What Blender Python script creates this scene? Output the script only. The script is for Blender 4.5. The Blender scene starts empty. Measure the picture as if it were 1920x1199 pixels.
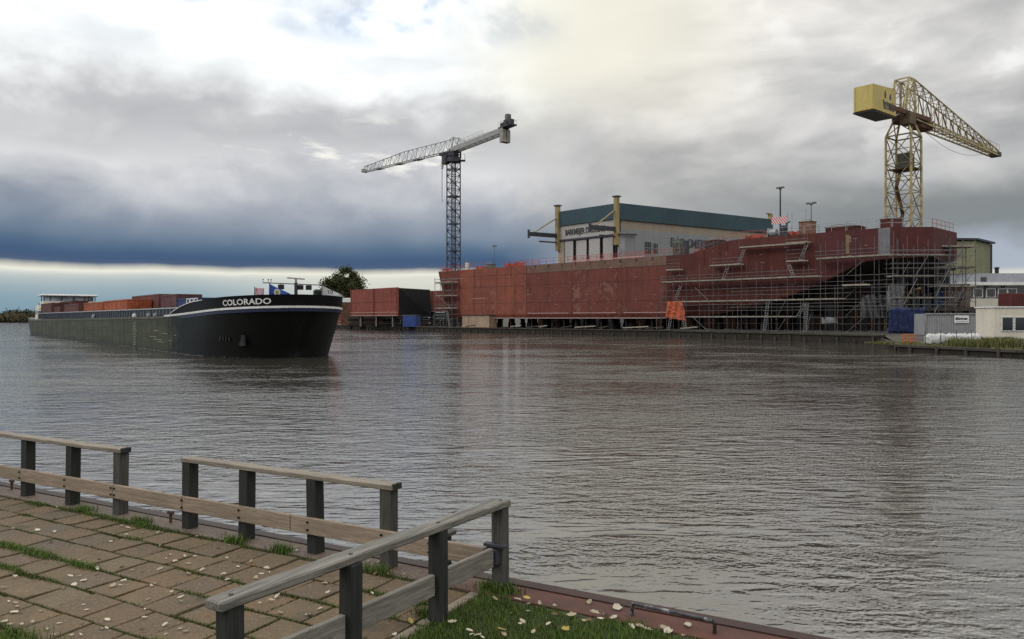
import bpy, bmesh, math, random
import numpy as np
from mathutils import Vector, Matrix
R = random.Random(7)
NR = np.random.default_rng(11)
SC = bpy.context.scene
COL = SC.collection
rad = math.radians

# ------------------------------------------------------------------ helpers
def V(*a): return Vector(a)

def at(px, d, z=0.0):
    """world point at distance d (m ahead) along a bearing read off the photo"""
    return Vector(((px-960)/1450*d, d, z))

def hz(py, d):
    """height above the water of something d metres ahead"""
    return 2.8+(598-py)*d/1450

class MB:
    def __init__(s): s.v=[]; s.f=[]
    def add(s, vs, fs):
        n=len(s.v); s.v += [tuple(v) for v in vs]; s.f += [tuple(i+n for i in f) for f in fs]; return s
    def box(s, c, sx, sy, sz, ax=None, ay=None, az=None):
        ax=Vector(ax or (1,0,0)).normalized(); ay=Vector(ay or (0,1,0)).normalized(); az=Vector(az or (0,0,1)).normalized()
        c=Vector(c); vs=[]
        for k in (-.5,.5):
            for j in (-.5,.5):
                for i in (-.5,.5): vs.append(c+ax*sx*i+ay*sy*j+az*sz*k)
        return s.add(vs,[(0,2,3,1),(4,5,7,6),(0,1,5,4),(2,6,7,3),(0,4,6,2),(1,3,7,5)])
    def bar(s, p, q, w, h=None, up=(0,0,1)):
        p=Vector(p); q=Vector(q); h=h or w; d=(q-p); L=d.length; d.normalize()
        up=Vector(up)
        if abs(d.dot(up))>.98: up=Vector((1,0,0))
        sd=d.cross(up).normalized(); u2=sd.cross(d)
        return s.box((p+q)/2, L, w, h, d, sd, u2)
    def tube(s, p, q, r, n=6, r2=None):
        p=Vector(p); q=Vector(q); d=(q-p).normalized(); r2=r if r2 is None else r2
        a=d.orthogonal().normalized(); b=d.cross(a); vs=[]
        for c,rr in ((p,r),(q,r2)):
            for i in range(n):
                t=2*math.pi*i/n; vs.append(c+(a*math.cos(t)+b*math.sin(t))*rr)
        fs=[(i,(i+1)%n,n+(i+1)%n,n+i) for i in range(n)]+[tuple(range(n-1,-1,-1)),tuple(range(n,2*n))]
        return s.add(vs,fs)
    def path(s, pts, r, n=6):
        for a,b in zip(pts,pts[1:]): s.tube(a,b,r,n)
        return s
    def prism(s, pts, off):
        """polygon (3-D points) extruded by vector off"""
        n=len(pts); off=Vector(off); vs=[Vector(p) for p in pts]+[Vector(p)+off for p in pts]
        fs=[tuple(range(n-1,-1,-1)),tuple(range(n,2*n))]+[(i,(i+1)%n,n+(i+1)%n,n+i) for i in range(n)]
        return s.add(vs,fs)
    def build(s, name, m, parent=None, smooth=False, bevel=0, props=None, loc=None):
        o0=Vector((0,0,0))
        if parent is not None:
            r=parent
            while r.parent: r=r.parent
            o0=r.location
        elif loc is not None: o0=Vector(loc)
        me=bpy.data.meshes.new(name)
        me.from_pydata([tuple(Vector(v)-o0) for v in s.v],[],s.f)
        me.validate(); 
        bm=bmesh.new(); bm.from_mesh(me)
        lo=[v for v in bm.verts if not v.link_faces]
        if lo: bmesh.ops.delete(bm,geom=lo,context='VERTS')
        bmesh.ops.recalc_face_normals(bm, faces=bm.faces)
        if bevel: bmesh.ops.bevel(bm, geom=bm.edges[:], offset=bevel, segments=1, affect='EDGES')
        bm.to_mesh(me); bm.free()
        if smooth:
            for p in me.polygons: p.use_smooth=True
        me.materials.append(m)
        o=bpy.data.objects.new(name,me); COL.objects.link(o)
        if parent is not None: o.parent=parent
        elif loc is not None: o.location=o0
        if props:
            for k,v in props.items(): o[k]=v
        return o

def thing(name, label, cat, loc=(0,0,0), group=None):
    o=bpy.data.objects.new(name,None); COL.objects.link(o); o.location=loc; o.empty_display_size=.3
    o['label']=label; o['category']=cat
    if group: o['group']=group
    return o
def tag(o, label, cat, group=None):
    o['label']=label; o['category']=cat
    if group: o['group']=group
    return o
def kind(o,k): o['kind']=k; return o

# ------------------------------------------------------------------ node helper
class E:
    """tiny expression wrapper over Math nodes"""
    def __init__(s,nt,sock): s.nt=nt; s.k=sock
    def _m(s,op,*a,clamp=False):
        n=s.nt.nodes.new('ShaderNodeMath'); n.operation=op; n.use_clamp=clamp
        for i,x in enumerate((s,)+a):
            if isinstance(x,E): s.nt.links.new(x.k,n.inputs[i])
            else: n.inputs[i].default_value=x
        return E(s.nt,n.outputs[0])
    def __add__(s,o): return s._m('ADD',o)
    __radd__=__add__
    def __sub__(s,o): return s._m('SUBTRACT',o)
    def __mul__(s,o): return s._m('MULTIPLY',o)
    __rmul__=__mul__
    def __truediv__(s,o): return s._m('DIVIDE',o)
    def sstep(s,a,b):
        n=s.nt.nodes.new('ShaderNodeMapRange'); n.interpolation_type='SMOOTHSTEP'
        s.nt.links.new(s.k,n.inputs['Value'])
        if a<=b: n.inputs['From Min'].default_value=a; n.inputs['From Max'].default_value=b
        else:
            n.inputs['From Min'].default_value=b; n.inputs['From Max'].default_value=a
            n.inputs['To Min'].default_value=1; n.inputs['To Max'].default_value=0
        return E(s.nt,n.outputs['Result'])
def mixc(nt,f,a,b,mode='MIX'):
    n=nt.nodes.new('ShaderNodeMix'); n.data_type='RGBA'; n.blend_type=mode
    for sock,x in ((n.inputs[0],f),(n.inputs[6],a),(n.inputs[7],b)):
        if isinstance(x,E): nt.links.new(x.k,sock)
        elif hasattr(x,'is_linked') or hasattr(x,'links'): nt.links.new(x,sock)
        elif isinstance(x,(int,float)): sock.default_value=x
        else: sock.default_value=(*x,1) if len(x)==3 else x
    return n.outputs[2]
def ramp(nt,f,stops,interp='LINEAR'):
    n=nt.nodes.new('ShaderNodeValToRGB'); cr=n.color_ramp; cr.interpolation=interp
    while len(cr.elements)>1: cr.elements.remove(cr.elements[-1])
    for i,(p,c) in enumerate(stops):
        e=cr.elements[0] if i==0 else cr.elements.new(p)
        e.position=p; e.color=(*c,1) if len(c)==3 else c
    nt.links.new(f.k if isinstance(f,E) else f,n.inputs[0]); return n.outputs[0]
def noise(nt,vec,scale,detail=4,rough=.55,dist=0,dim='3D'):
    n=nt.nodes.new('ShaderNodeTexNoise'); n.noise_dimensions=dim
    n.inputs['Scale'].default_value=scale; n.inputs['Detail'].default_value=detail
    n.inputs['Roughness'].default_value=rough; n.inputs['Distortion'].default_value=dist
    if vec is not None: nt.links.new(vec,n.inputs['Vector'])
    return E(nt,n.outputs[0])
def mapping(nt,vec,scale=(1,1,1),rot=(0,0,0),loc=(0,0,0)):
    n=nt.nodes.new('ShaderNodeMapping'); n.inputs['Scale'].default_value=scale; n.inputs['Rotation'].default_value=rot
    n.inputs['Location'].default_value=loc; nt.links.new(vec,n.inputs['Vector']); return n.outputs[0]
def new_mat(name):
    m=bpy.data.materials.new(name); m.use_nodes=True; nt=m.node_tree
    return m,nt,nt.nodes['Principled BSDF']
def coords(nt,which='Object'):
    return nt.nodes.new('ShaderNodeTexCoord').outputs[which]
def bump(nt,b,h,strength,dist):
    n=nt.nodes.new('ShaderNodeBump'); n.inputs['Strength'].default_value=strength; n.inputs['Distance'].default_value=dist
    nt.links.new(h.k,n.inputs['Height']); nt.links.new(n.outputs[0],b.inputs['Normal']); return n

def simple(name,c,rough=.6,metal=0,var=.25,scale=1.5,c2=None,stretch=(1,1,1),bmp=0,bscale=20,spec=.4,streak=0):
    """paint / steel / concrete: base colour with uneven wear and a second colour in patches"""
    m,nt,b=new_mat(name); co=coords(nt)
    n1=noise(nt,mapping(nt,co,stretch),scale,6,.6)
    n2=noise(nt,mapping(nt,co,stretch),scale*7,4,.6)
    dark=tuple(x*(1-var) for x in c); lite=tuple(min(1,x*(1+var)) for x in c)
    k=mixc(nt,n1.sstep(.3,.7),dark,lite)
    k=mixc(nt,n2.sstep(.35,.75)*.5,k,tuple(x*(1-var*.7) for x in c))
    if c2 is not None:
        n3=noise(nt,mapping(nt,co,stretch,loc=(3,7,1)),scale*1.7,7,.65)
        k=mixc(nt,n3.sstep(.52,.66),k,c2)
    if streak:
        n4=noise(nt,mapping(nt,co,(3,3,.12)),1.2,5,.6)
        k=mixc(nt,n4.sstep(.5,.72)*streak,k,tuple(x*.45 for x in c))
    nt.links.new(k,b.inputs['Base Color'])
    b.inputs['Roughness'].default_value=rough; b.inputs['Metallic'].default_value=metal
    b.inputs['Specular IOR Level'].default_value=spec
    if bmp: bump(nt,b,noise(nt,co,bscale,5,.6),1,bmp)
    return m

U=Vector((.8713,-.4907,0)); W=Vector((-.4907,-.8713,0))   # along the near quay / towards the land
UANG=math.atan2(U.y,U.x)
def Q(u,w,z=1.0): p=U*u+W*w; return Vector((p.x,p.y,z))

def wood(name,c,axis,dark=.5,rough=.8):
    m,nt,b=new_mat(name); co=coords(nt)
    sc={'u':(1.5,28,28),'w':(28,1.5,28),'z':(28,28,1.5)}[axis]
    mp=mapping(nt,mapping(nt,co,rot=(0,0,-UANG)),sc)
    g=noise(nt,mp,1.4,6,.62,1.2); f=noise(nt,mp,5,3,.5); big=noise(nt,co,2.2,4,.6)
    k=mixc(nt,g.sstep(.32,.68),tuple(x*dark for x in c),c)
    k=mixc(nt,f.sstep(.62,.74)*.7,k,tuple(x*.3 for x in c))
    k=mixc(nt,big.sstep(.45,.75)*.55,k,tuple(x*.55 for x in (c[0],c[1]*1.08,c[2])))
    nt.links.new(k,b.inputs['Base Color']); b.inputs['Roughness'].default_value=rough
    b.inputs['Specular IOR Level'].default_value=.25
    bump(nt,b,g+f*.6,.8,.004); return m

M={}
M['steel_dark']=simple('dark_steel',(.035,.037,.045),.55,0,.3)
M['steel_grey']=simple('galvanised_steel',(.30,.31,.31),.45,.5,.25,2)
M['crane_grey']=simple('crane_grey',(.30,.30,.29),.5,.2,.2)
M['crane_yellow']=simple('crane_yellow',(.40,.33,.155),.55,0,.3,.6,c2=(.16,.10,.05))
M['house_yellow']=simple('house_yellow',(.48,.38,.115),.5,0,.15,.35,streak=.35)
M['rust']=simple('rust',(.10,.05,.03),.85,0,.4,1.2)
M['concrete']=simple('concrete',(.28,.26,.23),.85,0,.25,1,bmp=.01)
M['white']=simple('white_paint',(.72,.72,.70),.5,0,.1,1,streak=.15)
M['offwhite']=simple('cream_paint',(.62,.58,.48),.6,0,.1,.6,streak=.2)
M['black']=simple('black_paint',(.012,.012,.013),.4,0,.3)
M['glass']=simple('dark_glass',(.015,.018,.02),.08,0,.2,.5,spec=.8)
M['blue']=simple('blue_paint',(.02,.05,.20),.5,0,.25,1,streak=.3)
M['tarp_blue']=simple('blue_sheet',(.02,.045,.17),.5,0,.4,.8,bmp=.08,bscale=1.3)
M['tarp_grey']=simple('grey_sheet',(.22,.22,.23),.6,0,.3,.8,bmp=.1,bscale=1.2)
M['orange']=simple('orange_net',(.42,.095,.04),.7,0,.35,3,bmp=.1,bscale=3)
M['ply']=simple('plywood',(.34,.24,.17),.75,0,.18,.7,streak=.4)
M['plank']=simple('scaffold_plank',(.30,.27,.22),.8,0,.25,2)
M['timber']=simple('old_timber',(.055,.047,.04),.9,0,.35,2,bmp=.02,bscale=6)
M['guard_red']=simple('red_rail_paint',(.36,.065,.045),.6,0,.25,1)
M['net_red']=simple('red_net',(.33,.060,.042),.8,0,.3,1)
# ------------------------------------------------------------------ camera, render, light
cam=bpy.data.cameras.new('camera'); co_=bpy.data.objects.new('camera',cam); COL.objects.link(co_)
co_.location=(0,0,2.8); co_.rotation_euler=(rad(90),0,0)
cam.sensor_width=36; cam.lens=36*1450/1920; cam.clip_start=.05; cam.clip_end=8000; cam.shift_y=-.0008
SC.camera=co_
SC.render.engine='CYCLES'; SC.cycles.use_denoising=False; SC.cycles.max_bounces=6; SC.cycles.diffuse_bounces=3; SC.cycles.glossy_bounces=3
SC.cycles.use_adaptive_sampling=False; SC.cycles.adaptive_threshold=.008; SC.cycles.caustics_reflective=False; SC.cycles.caustics_refractive=False
SC.view_settings.view_transform='Standard'; SC.view_settings.look='None'; SC.view_settings.exposure=0; SC.view_settings.gamma=1
SUN_AZ,SUN_EL=rad(-115),rad(32)       # bearing from straight ahead (negative = left), height
sl=bpy.data.lights.new('sun','SUN'); so=bpy.data.objects.new('sun',sl); COL.objects.link(so)
sl.energy=.5; sl.angle=rad(18); sl.color=(1,.88,.72)
sd=Vector((math.sin(SUN_AZ)*math.cos(SUN_EL),math.cos(SUN_AZ)*math.cos(SUN_EL),math.sin(SUN_EL)))
so.rotation_euler=sd.to_track_quat('Z','Y').to_euler(); so.location=(-60,-30,60)

w=bpy.data.worlds.new('World'); SC.world=w; w.use_nodes=True; nt=w.node_tree; nt.nodes.clear()
out=nt.nodes.new('ShaderNodeOutputWorld')
sky=nt.nodes.new('ShaderNodeTexSky'); sky.sky_type='NISHITA'; sky.sun_disc=False; sky.sun_elevation=SUN_EL; sky.sun_rotation=SUN_AZ
b1=nt.nodes.new('ShaderNodeBackground'); nt.links.new(sky.outputs[0],b1.inputs[0]); b1.inputs[1].default_value=.12
dirv=coords(nt,'Generated'); sp=nt.nodes.new('ShaderNodeSeparateXYZ'); nt.links.new(dirv,sp.inputs[0])
x,y,z=(E(nt,sp.outputs[i]) for i in range(3))
hor=(x*x+y*y)._m('MAXIMUM',1e-5)._m('SQRT'); e=z._m('MAXIMUM',-.02)/hor; a=x._m('ARCTAN2',y)
# cloud-deck coordinates: features shrink towards the horizon
den=z._m('MAXIMUM',0)+.10; cx=x/den; cy=y/den
cmb=nt.nodes.new('ShaderNodeCombineXYZ'); nt.links.new(cx.k,cmb.inputs[0]); nt.links.new(cy.k,cmb.inputs[1])
deck=cmb.outputs[0]
nb=noise(nt,mapping(nt,deck,(1,.8,1)),.9,7,.55,.3)
nf=noise(nt,mapping(nt,deck,(1,1,1),loc=(5,2,0)),3.0,8,.6,.4)
ang=nt.nodes.new('ShaderNodeCombineXYZ'); nt.links.new(a.k,ang.inputs[0]); nt.links.new(e.k,ang.inputs[1])
na=noise(nt,mapping(nt,ang.outputs[0],(1,1.8,1)),4.6,5,.5,.30)
ng=noise(nt,mapping(nt,ang.outputs[0],(1,1.4,1),loc=(4,1,0)),11,5,.52,.2)
ns=noise(nt,mapping(nt,ang.outputs[0],(1,3,1),loc=(9,3,0)),9,6,.6,.2)
warpamt=e.sstep(.06,.2)
eL=e+(na-.5)*(warpamt*.13+.012)+(ng-.5)*(warpamt*.06+.006)
eR=e+(na-.5)*.13+(ng-.5)*.04
S=1/1.2
Lr=ramp(nt,eL*S,[(p*S,c) for p,c in [(0,(.20,.32,.41)),(.02,(.23,.35,.43)),(.036,(.32,.42,.47)),(.050,(.50,.56,.56)),(.0575,(.93,.91,.78)),(.0595,(.93,.89,.72)),
   (.0625,(.080,.120,.20)),(.072,(.046,.090,.192)),(.078,(.057,.112,.212)),(.088,(.098,.160,.250)),(.100,(.180,.238,.325)),(.122,(.31,.35,.42)),(.150,(.52,.54,.58)),(.195,(.72,.72,.73)),(.225,(.58,.585,.595)),
   (.252,(.60,.605,.615)),(.290,(.95,.97,.97)),(.33,(1.12,1.15,1.15)),(.42,(1.55,1.58,1.6)),(.8,(2.1,2.12,2.15)),(1.2,(2.1,2.12,2.15))]])
Rr=ramp(nt,eR*S,[(p*S,c) for p,c in [(0,(.42,.47,.55)),(.07,(.40,.45,.53)),(.088,(.30,.33,.37)),(.100,(.235,.258,.268)),(.13,(.245,.262,.264)),(.17,(.42,.425,.425)),(.23,(.62,.61,.60)),(.30,(.70,.69,.67)),
   (.38,(.78,.76,.73)),(.50,(1.05,1.01,.94)),(.7,(1.6,1.56,1.48)),(1.2,(1.7,1.7,1.68))]])
k=mixc(nt,(a+(na-.5)*.22).sstep(-.02,.14),Lr,Rr)
# middle: pale grey cloud behind the hall, darker again towards the right edge
mid=(a+(na-.5)*.3).sstep(.02,.14)*a.sstep(.42,.22)*e.sstep(.05,.13)
k=mixc(nt,mid*.55,k,mixc(nt,e.sstep(.08,.2),(.42,.435,.46),(.70,.68,.65)))
lowc=a.sstep(-.42,-.18)*e.sstep(.058,.050)*e.sstep(.0,.03)
k=mixc(nt,lowc*.65,k,(.80,.78,.66))
# broken light: bright rims where the cloud thins, darker bellies
det=ng.sstep(.3,.75)
k=mixc(nt,warpamt*.26,k,mixc(nt,det,(.62,.63,.66),(1.30,1.30,1.28)),'MULTIPLY')
soft=na.sstep(.32,.70)
k=mixc(nt,warpamt*.30,k,mixc(nt,soft,(.66,.67,.69),(1.28,1.27,1.25)),'MULTIPLY')
# long diagonal folds in the cloud on the right
nd=noise(nt,mapping(nt,ang.outputs[0],(1,3.2,1),rot=(0,0,-.62),loc=(2,5,0)),5.0,5,.52,.25)
fold=a.sstep(.05,.2)*e.sstep(.10,.20)
k=mixc(nt,fold*.55,k,mixc(nt,nd.sstep(.30,.70),(.62,.635,.65),(1.42,1.41,1.39)),'MULTIPLY')
# thin pale blue openings high up
bl=(na*.45+ng*.55).sstep(.43,.55)*e.sstep(.315,.375)*a.sstep(-.36,-.22)*a.sstep(.10,.0)
k=mixc(nt,bl*.9,k,(.66,.76,.90))
veil=nd.sstep(.44,.60)*e.sstep(.29,.34)*a.sstep(.05,-.12)
k=mixc(nt,veil*.6,k,(.80,.85,.88))
# warm thin patch right of the middle, high up
wm=a.sstep(-.12,.06)*a.sstep(.38,.14)*(e+(na-.5)*.2).sstep(.19,.34)
k=mixc(nt,wm*.85,k,(.95,.92,.78))
# bright tears in the cloud
tear=(ng*.55+na*.45).sstep(.54,.64)*e.sstep(.18,.25)*a.sstep(.25,.4)
k=mixc(nt,tear*.85,k,(.98,.98,.96))
tear2=(ns).sstep(.54,.68)*e.sstep(.165,.20)*e.sstep(.27,.23)*a.sstep(.0,-.10)*a.sstep(-.42,-.30)
k=mixc(nt,tear2*.9,k,(1.0,.98,.92))
b2=nt.nodes.new('ShaderNodeBackground'); nt.links.new(k,b2.inputs[0]); b2.inputs[1].default_value=1.0
hole=(na*.5+ng*.5).sstep(.5,.62)*e.sstep(.33,.40)*a.sstep(.12,.0)
mx=nt.nodes.new('ShaderNodeMixShader'); nt.links.new((hole*-.45+.97).k,mx.inputs[0])
nt.links.new(b1.outputs[0],mx.inputs[1]); nt.links.new(b2.outputs[0],mx.inputs[2]); nt.links.new(mx.outputs[0],out.inputs[0])

# ------------------------------------------------------------------ water
def water_mat():
    m,nt,b=new_mat('water'); co=coords(nt)
    b.inputs['Base Color'].default_value=(.052,.046,.037,1); b.inputs['IOR'].default_value=2.35
    b.inputs['Roughness'].default_value=.05; b.inputs['Specular IOR Level'].default_value=.5
    patch=noise(nt,mapping(nt,co,(1,1.6,1)),.045,4,.55,.4)
    patch2=noise(nt,mapping(nt,co,(1,2.8,1),rot=(0,0,.22)),.16,4,.55,.5)
    gust=patch.sstep(.38,.60)*1.05+.30; g2=patch2.sstep(.42,.64)*1.5+.30
    def height(dx,dy):
        va=nt.nodes.new('ShaderNodeVectorMath'); va.inputs[1].default_value=(dx,dy,0); nt.links.new(co,va.inputs[0]); v=va.outputs[0]
        r1=noise(nt,mapping(nt,v,(1,1.7,1),rot=(0,0,.20)),.75,2,.5,.3,'2D')
        sw=noise(nt,mapping(nt,v,(1,3.2,1),rot=(0,0,-.12)),1.5,1,.5,.6,'2D')
        s2=noise(nt,mapping(nt,v,(1,5.0,1),rot=(0,0,.42)),.9,1,.5,.5,'2D')
        r2=noise(nt,mapping(nt,v,(1,1.9,1),rot=(0,0,-.22)),2.9,2,.5,.5,'2D')
        r3=noise(nt,mapping(nt,v,(1,1.9,1),rot=(0,0,.28)),14,3,.55,.4,'2D')
        return r1*.028+sw*.013+s2*.018*gust+(r2*.024*gust+r3*.0115*gust)*g2
    # surface slope by finite differences, so ripples keep their steepness however far away they are
    ep=.03; h0=height(0,0); hx=height(ep,0); hy=height(0,ep)
    cx_=nt.nodes.new('ShaderNodeCombineXYZ'); nt.links.new(((h0-hx)*(1/ep)).k,cx_.inputs[0]); nt.links.new(((h0-hy)*(1/ep)).k,cx_.inputs[1]); cx_.inputs[2].default_value=1
    nn=nt.nodes.new('ShaderNodeVectorMath'); nn.operation='NORMALIZE'; nt.links.new(cx_.outputs[0],nn.inputs[0]); nt.links.new(nn.outputs[0],b.inputs['Normal'])
    return m
mb=MB(); 
xs=[-3000,-600,-150,-40,-10,0,10,40,150,600,3000]; ys=[-200,-20,-5,3,8,20,60,180,600,3000]
for j in range(len(ys)-1):
    for i in range(len(xs)-1):
        mb.add([(xs[i],ys[j],0),(xs[i+1],ys[j],0),(xs[i+1],ys[j+1],0),(xs[i],ys[j+1],0)],[(0,1,2,3)])
kind(mb.build('water',water_mat()),'structure')

# ------------------------------------------------------------------ near quay: ground, paving, cap, grass
M['soil']=simple('joint_soil',(.040,.040,.022),.95,0,.45,6,c2=(.035,.055,.015),bmp=.01,bscale=60)
mb=MB()
mb.add([Q(-70,-4.38,.982),Q(60,-4.38,.982),Q(60,60,.982),Q(-70,60,.982)],[(0,1,2,3)])
kind(mb.build('ground',M['soil']),'structure')

def tile_mat():
    m,nt,b=new_mat('paving_tile'); co=coords(nt)
    g=nt.nodes.new('ShaderNodeNewGeometry'); r=E(nt,g.outputs['Random Per Island'])
    base=ramp(nt,r,[(0,(.088,.066,.046)),(.2,(.120,.080,.044)),(.42,(.142,.100,.054)),(.65,(.132,.084,.044)),(.85,(.098,.074,.052)),(1,(.142,.108,.060))])
    n1=noise(nt,co,5,6,.65); n2=noise(nt,co,45,5,.7); n3=noise(nt,co,1.3,4,.6); n4=noise(nt,co,160,2,.6)
    sxy=nt.nodes.new('ShaderNodeSeparateXYZ'); nt.links.new(co,sxy.inputs[0]); base=mixc(nt,(E(nt,sxy.outputs[0])+(n3-.5)*2.5).sstep(-3.9,-2.0)*.38,base,(.150,.092,.044)); k=mixc(nt,n1.sstep(.36,.72)*.6,base,(.085,.068,.05))
    k=mixc(nt,n2.sstep(.50,.66)*.5,k,(.23,.18,.12))
    k=mixc(nt,n4.sstep(.52,.62)*.6,k,(.045,.038,.028))
    k=mixc(nt,n3.sstep(.5,.72)*.35,k,(.075,.080,.035)); n5=noise(nt,co,2.6,5,.7); k=mixc(nt,n5.sstep(.56,.70)*.6,k,(.045,.036,.028)); n6=noise(nt,co,9,6,.75,1.5); k=mixc(nt,n6.sstep(.62,.70)*.5,k,(.24,.21,.16))
    nt.links.new(k,b.inputs['Base Color']); b.inputs['Roughness'].default_value=.82; b.inputs['Specular IOR Level'].default_value=.3
    bump(nt,b,n2*.5+n1*.25+n4*.5,.7,.005); return m
mb=MB(); T=.302; EDGE=-2.74; row=0
wv=-4.285
while wv<-.4:
    off=(row%2)*.5*T
    u=EDGE-off-.0
    first=True; uu=EDGE
    while uu>-13:
        ln=T if not(first and off) else T*.5
        u0,u1=uu-ln,uu; first=False; uu-=ln
        gj=.0065+R.random()*.005; zt=1.0+R.uniform(-.006,.004); tx=R.uniform(-.004,.004); ty=R.uniform(-.004,.004); c=.0035
        a0,a1,c0,c1=u0+gj,u1-gj,wv+gj,wv+T-gj
        if R.random()<.12: zt-=.006
        vs=[Q(a0,c0,.95),Q(a1,c0,.95),Q(a1,c1,.95),Q(a0,c1,.95),
            Q(a0,c0,zt-c-tx-ty),Q(a1,c0,zt-c+tx-ty),Q(a1,c1,zt-c+tx+ty),Q(a0,c1,zt-c-tx+ty),
            Q(a0+c,c0+c,zt-tx-ty),Q(a1-c,c0+c,zt+tx-ty),Q(a1-c,c1-c,zt+tx+ty),Q(a0+c,c1-c,zt-tx+ty)]
        mb.add(vs,[(0,1,5,4),(1,2,6,5),(2,3,7,6),(3,0,4,7),(4,5,9,8),(5,6,10,9),(6,7,11,10),(7,4,8,11),(8,9,10,11)])
    wv+=T; row+=1
kind(mb.build('pavement',tile_mat()),'structure')
# tilted kerb slab that closes the paving beside the grass
M['kerb']=simple('old_kerb',(.21,.17,.13),.85,0,.3,3,bmp=.01,bscale=30)
mb=MB()
for i in range(6):
    w0=-4.30+i*.62
    mb.box(Q(EDGE+.045,w0+.305,.972+R.uniform(-.006,.006)),.07,.60,.07,U,W,(0,0,1))
kind(mb.build('kerb',M['kerb'],bevel=.006),'structure')

# quay wall with its steel cap
def cap_mat(name,outer):
    m,nt,b=new_mat(name); co=coords(nt)
    mp=mapping(nt,co,rot=(0,0,-UANG)); sx=nt.nodes.new('ShaderNodeSeparateXYZ'); nt.links.new(mp,sx.inputs[0]); uu=E(nt,sx.outputs[0])
    n1=noise(nt,co,3.2,6,.65); n2=noise(nt,co,22,5,.65); n3=noise(nt,co,70,3,.6)
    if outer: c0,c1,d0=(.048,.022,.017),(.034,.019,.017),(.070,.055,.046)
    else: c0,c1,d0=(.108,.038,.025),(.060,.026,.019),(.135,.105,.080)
    k=mixc(nt,n1.sstep(.3,.7),c0,c1); k=mixc(nt,n2.sstep(.5,.7)*.6,k,(.045,.024,.018))
    k=mixc(nt,(uu+(n1-.5)*2.6).sstep(-2.3,-3.7)*.92,k,mixc(nt,n2.sstep(.35,.7),d0,tuple(v*.62 for v in d0)))
    nt.links.new(k,b.inputs['Base Color']); b.inputs['Roughness'].default_value=.7; b.inputs['Specular IOR Level'].default_value=.3
    bump(nt,b,n2+n3*.5,.6,.004); return m
qw=thing('quay_wall','rust red steel quay wall along the near edge of the paving and grass','quay wall',Q(0,-4.6,0))
mb=MB(); mb.box(Q(-5,-4.455,.92),130,.23,.15,U,W); mb.build('cap_plate',cap_mat('cap_inner',0),qw,bevel=.004)
mb=MB(); mb.prism([Q(-70,-4.572,.84),Q(-70,-4.572,1.003),Q(-70,-4.72,.985),Q(-70,-4.735,.84)],U*130); mb.build('cap_lip',cap_mat('cap_outer',1),qw)
mb=MB()
for i in range(200):
    u=-40+i*.4; mb.box(Q(u,-4.62+(.06 if i%2 else -.03),-.5),.36,.10,2.6,U,W)
mb.build('sheet_piling',M['rust'],qw)

# ------------------------------------------------------------------ blades (grass and moss)
def blades(name,pts,hmin,hmax,wd,m,lean=.5):
    n=len(pts); pts=np.asarray(pts); h=NR.uniform(hmin,hmax,n); ang=NR.uniform(0,2*np.pi,n); ln=NR.uniform(.1,lean,n)*h
    d=np.stack([np.cos(ang),np.sin(ang),np.zeros(n)],1); s=np.stack([-np.sin(ang),np.cos(ang),np.zeros(n)],1)*wd*NR.uniform(.6,1.3,n)[:,None]
    up=np.zeros((n,3)); up[:,2]=h
    v=np.empty((n,5,3)); v[:,0]=pts-s; v[:,1]=pts+s; mid=pts+up*.6+d*(ln*.35)[:,None]; v[:,2]=mid-s*.75; v[:,3]=mid+s*.75; v[:,4]=pts+up*.95+d*ln[:,None]
    base=(np.arange(n)*5)[:,None]
    quads=base+np.array([[0,1,3,2]]); tris=base+np.array([[2,3,4]])
    me=bpy.data.meshes.new(name); me.vertices.add(n*5); me.vertices.foreach_set('co',v.reshape(-1))
    loops=np.concatenate([quads,tris],1).reshape(-1); me.loops.add(len(loops)); me.loops.foreach_set('vertex_index',loops.astype(np.int32))
    st=np.stack([np.arange(n)*7,np.arange(n)*7+4],1).reshape(-1); me.polygons.add(2*n)
    me.polygons.foreach_set('loop_start',st.astype(np.int32)); me.update(calc_edges=True); me.validate()
    me.materials.append(m); o=bpy.data.objects.new(name,me); COL.objects.link(o); kind(o,'stuff'); return o
def blade_mat(name,stops):
    m,nt,b=new_mat(name); g=nt.nodes.new('ShaderNodeNewGeometry'); r=E(nt,g.outputs['Random Per Island'])
    k=ramp(nt,r,stops); nn=noise(nt,coords(nt),2.5,4,.6)
    k=mixc(nt,nn.sstep(.4,.7)*.5,k,(.075,.075,.02)); nt.links.new(k,b.inputs['Base Color'])
    b.inputs['Roughness'].default_value=.6; b.inputs['Specular IOR Level'].default_value=.2
    return m
M['grass']=blade_mat('grass_blade',[(0,(.032,.068,.010)),(.4,(.062,.122,.016)),(.75,(.095,.155,.026)),(.93,(.10,.12,.035)),(1,(.16,.13,.06))])
M['moss']=blade_mat('moss_blade',[(0,(.040,.050,.012)),(.4,(.060,.085,.016)),(.7,(.085,.105,.022)),(.9,(.075,.055,.028)),(1,(.055,.035,.022))])
def vnoise(p,s):
    q=np.asarray(p)[:,:2]*s
    return (np.sin(q[:,0]*1.7+np.sin(q[:,1]*1.3)*1.5)+np.sin(q[:,1]*2.1+np.sin(q[:,0]*.9+2)*1.7)+np.sin((q[:,0]+q[:,1])*1.1+.7))/3
UN=np.array(U); WN=np.array(W)
def pts_uw(u,w_,z): return u[:,None]*UN+w_[:,None]*WN+np.stack([np.zeros(len(u)),np.zeros(len(u)),z],1)
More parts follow.
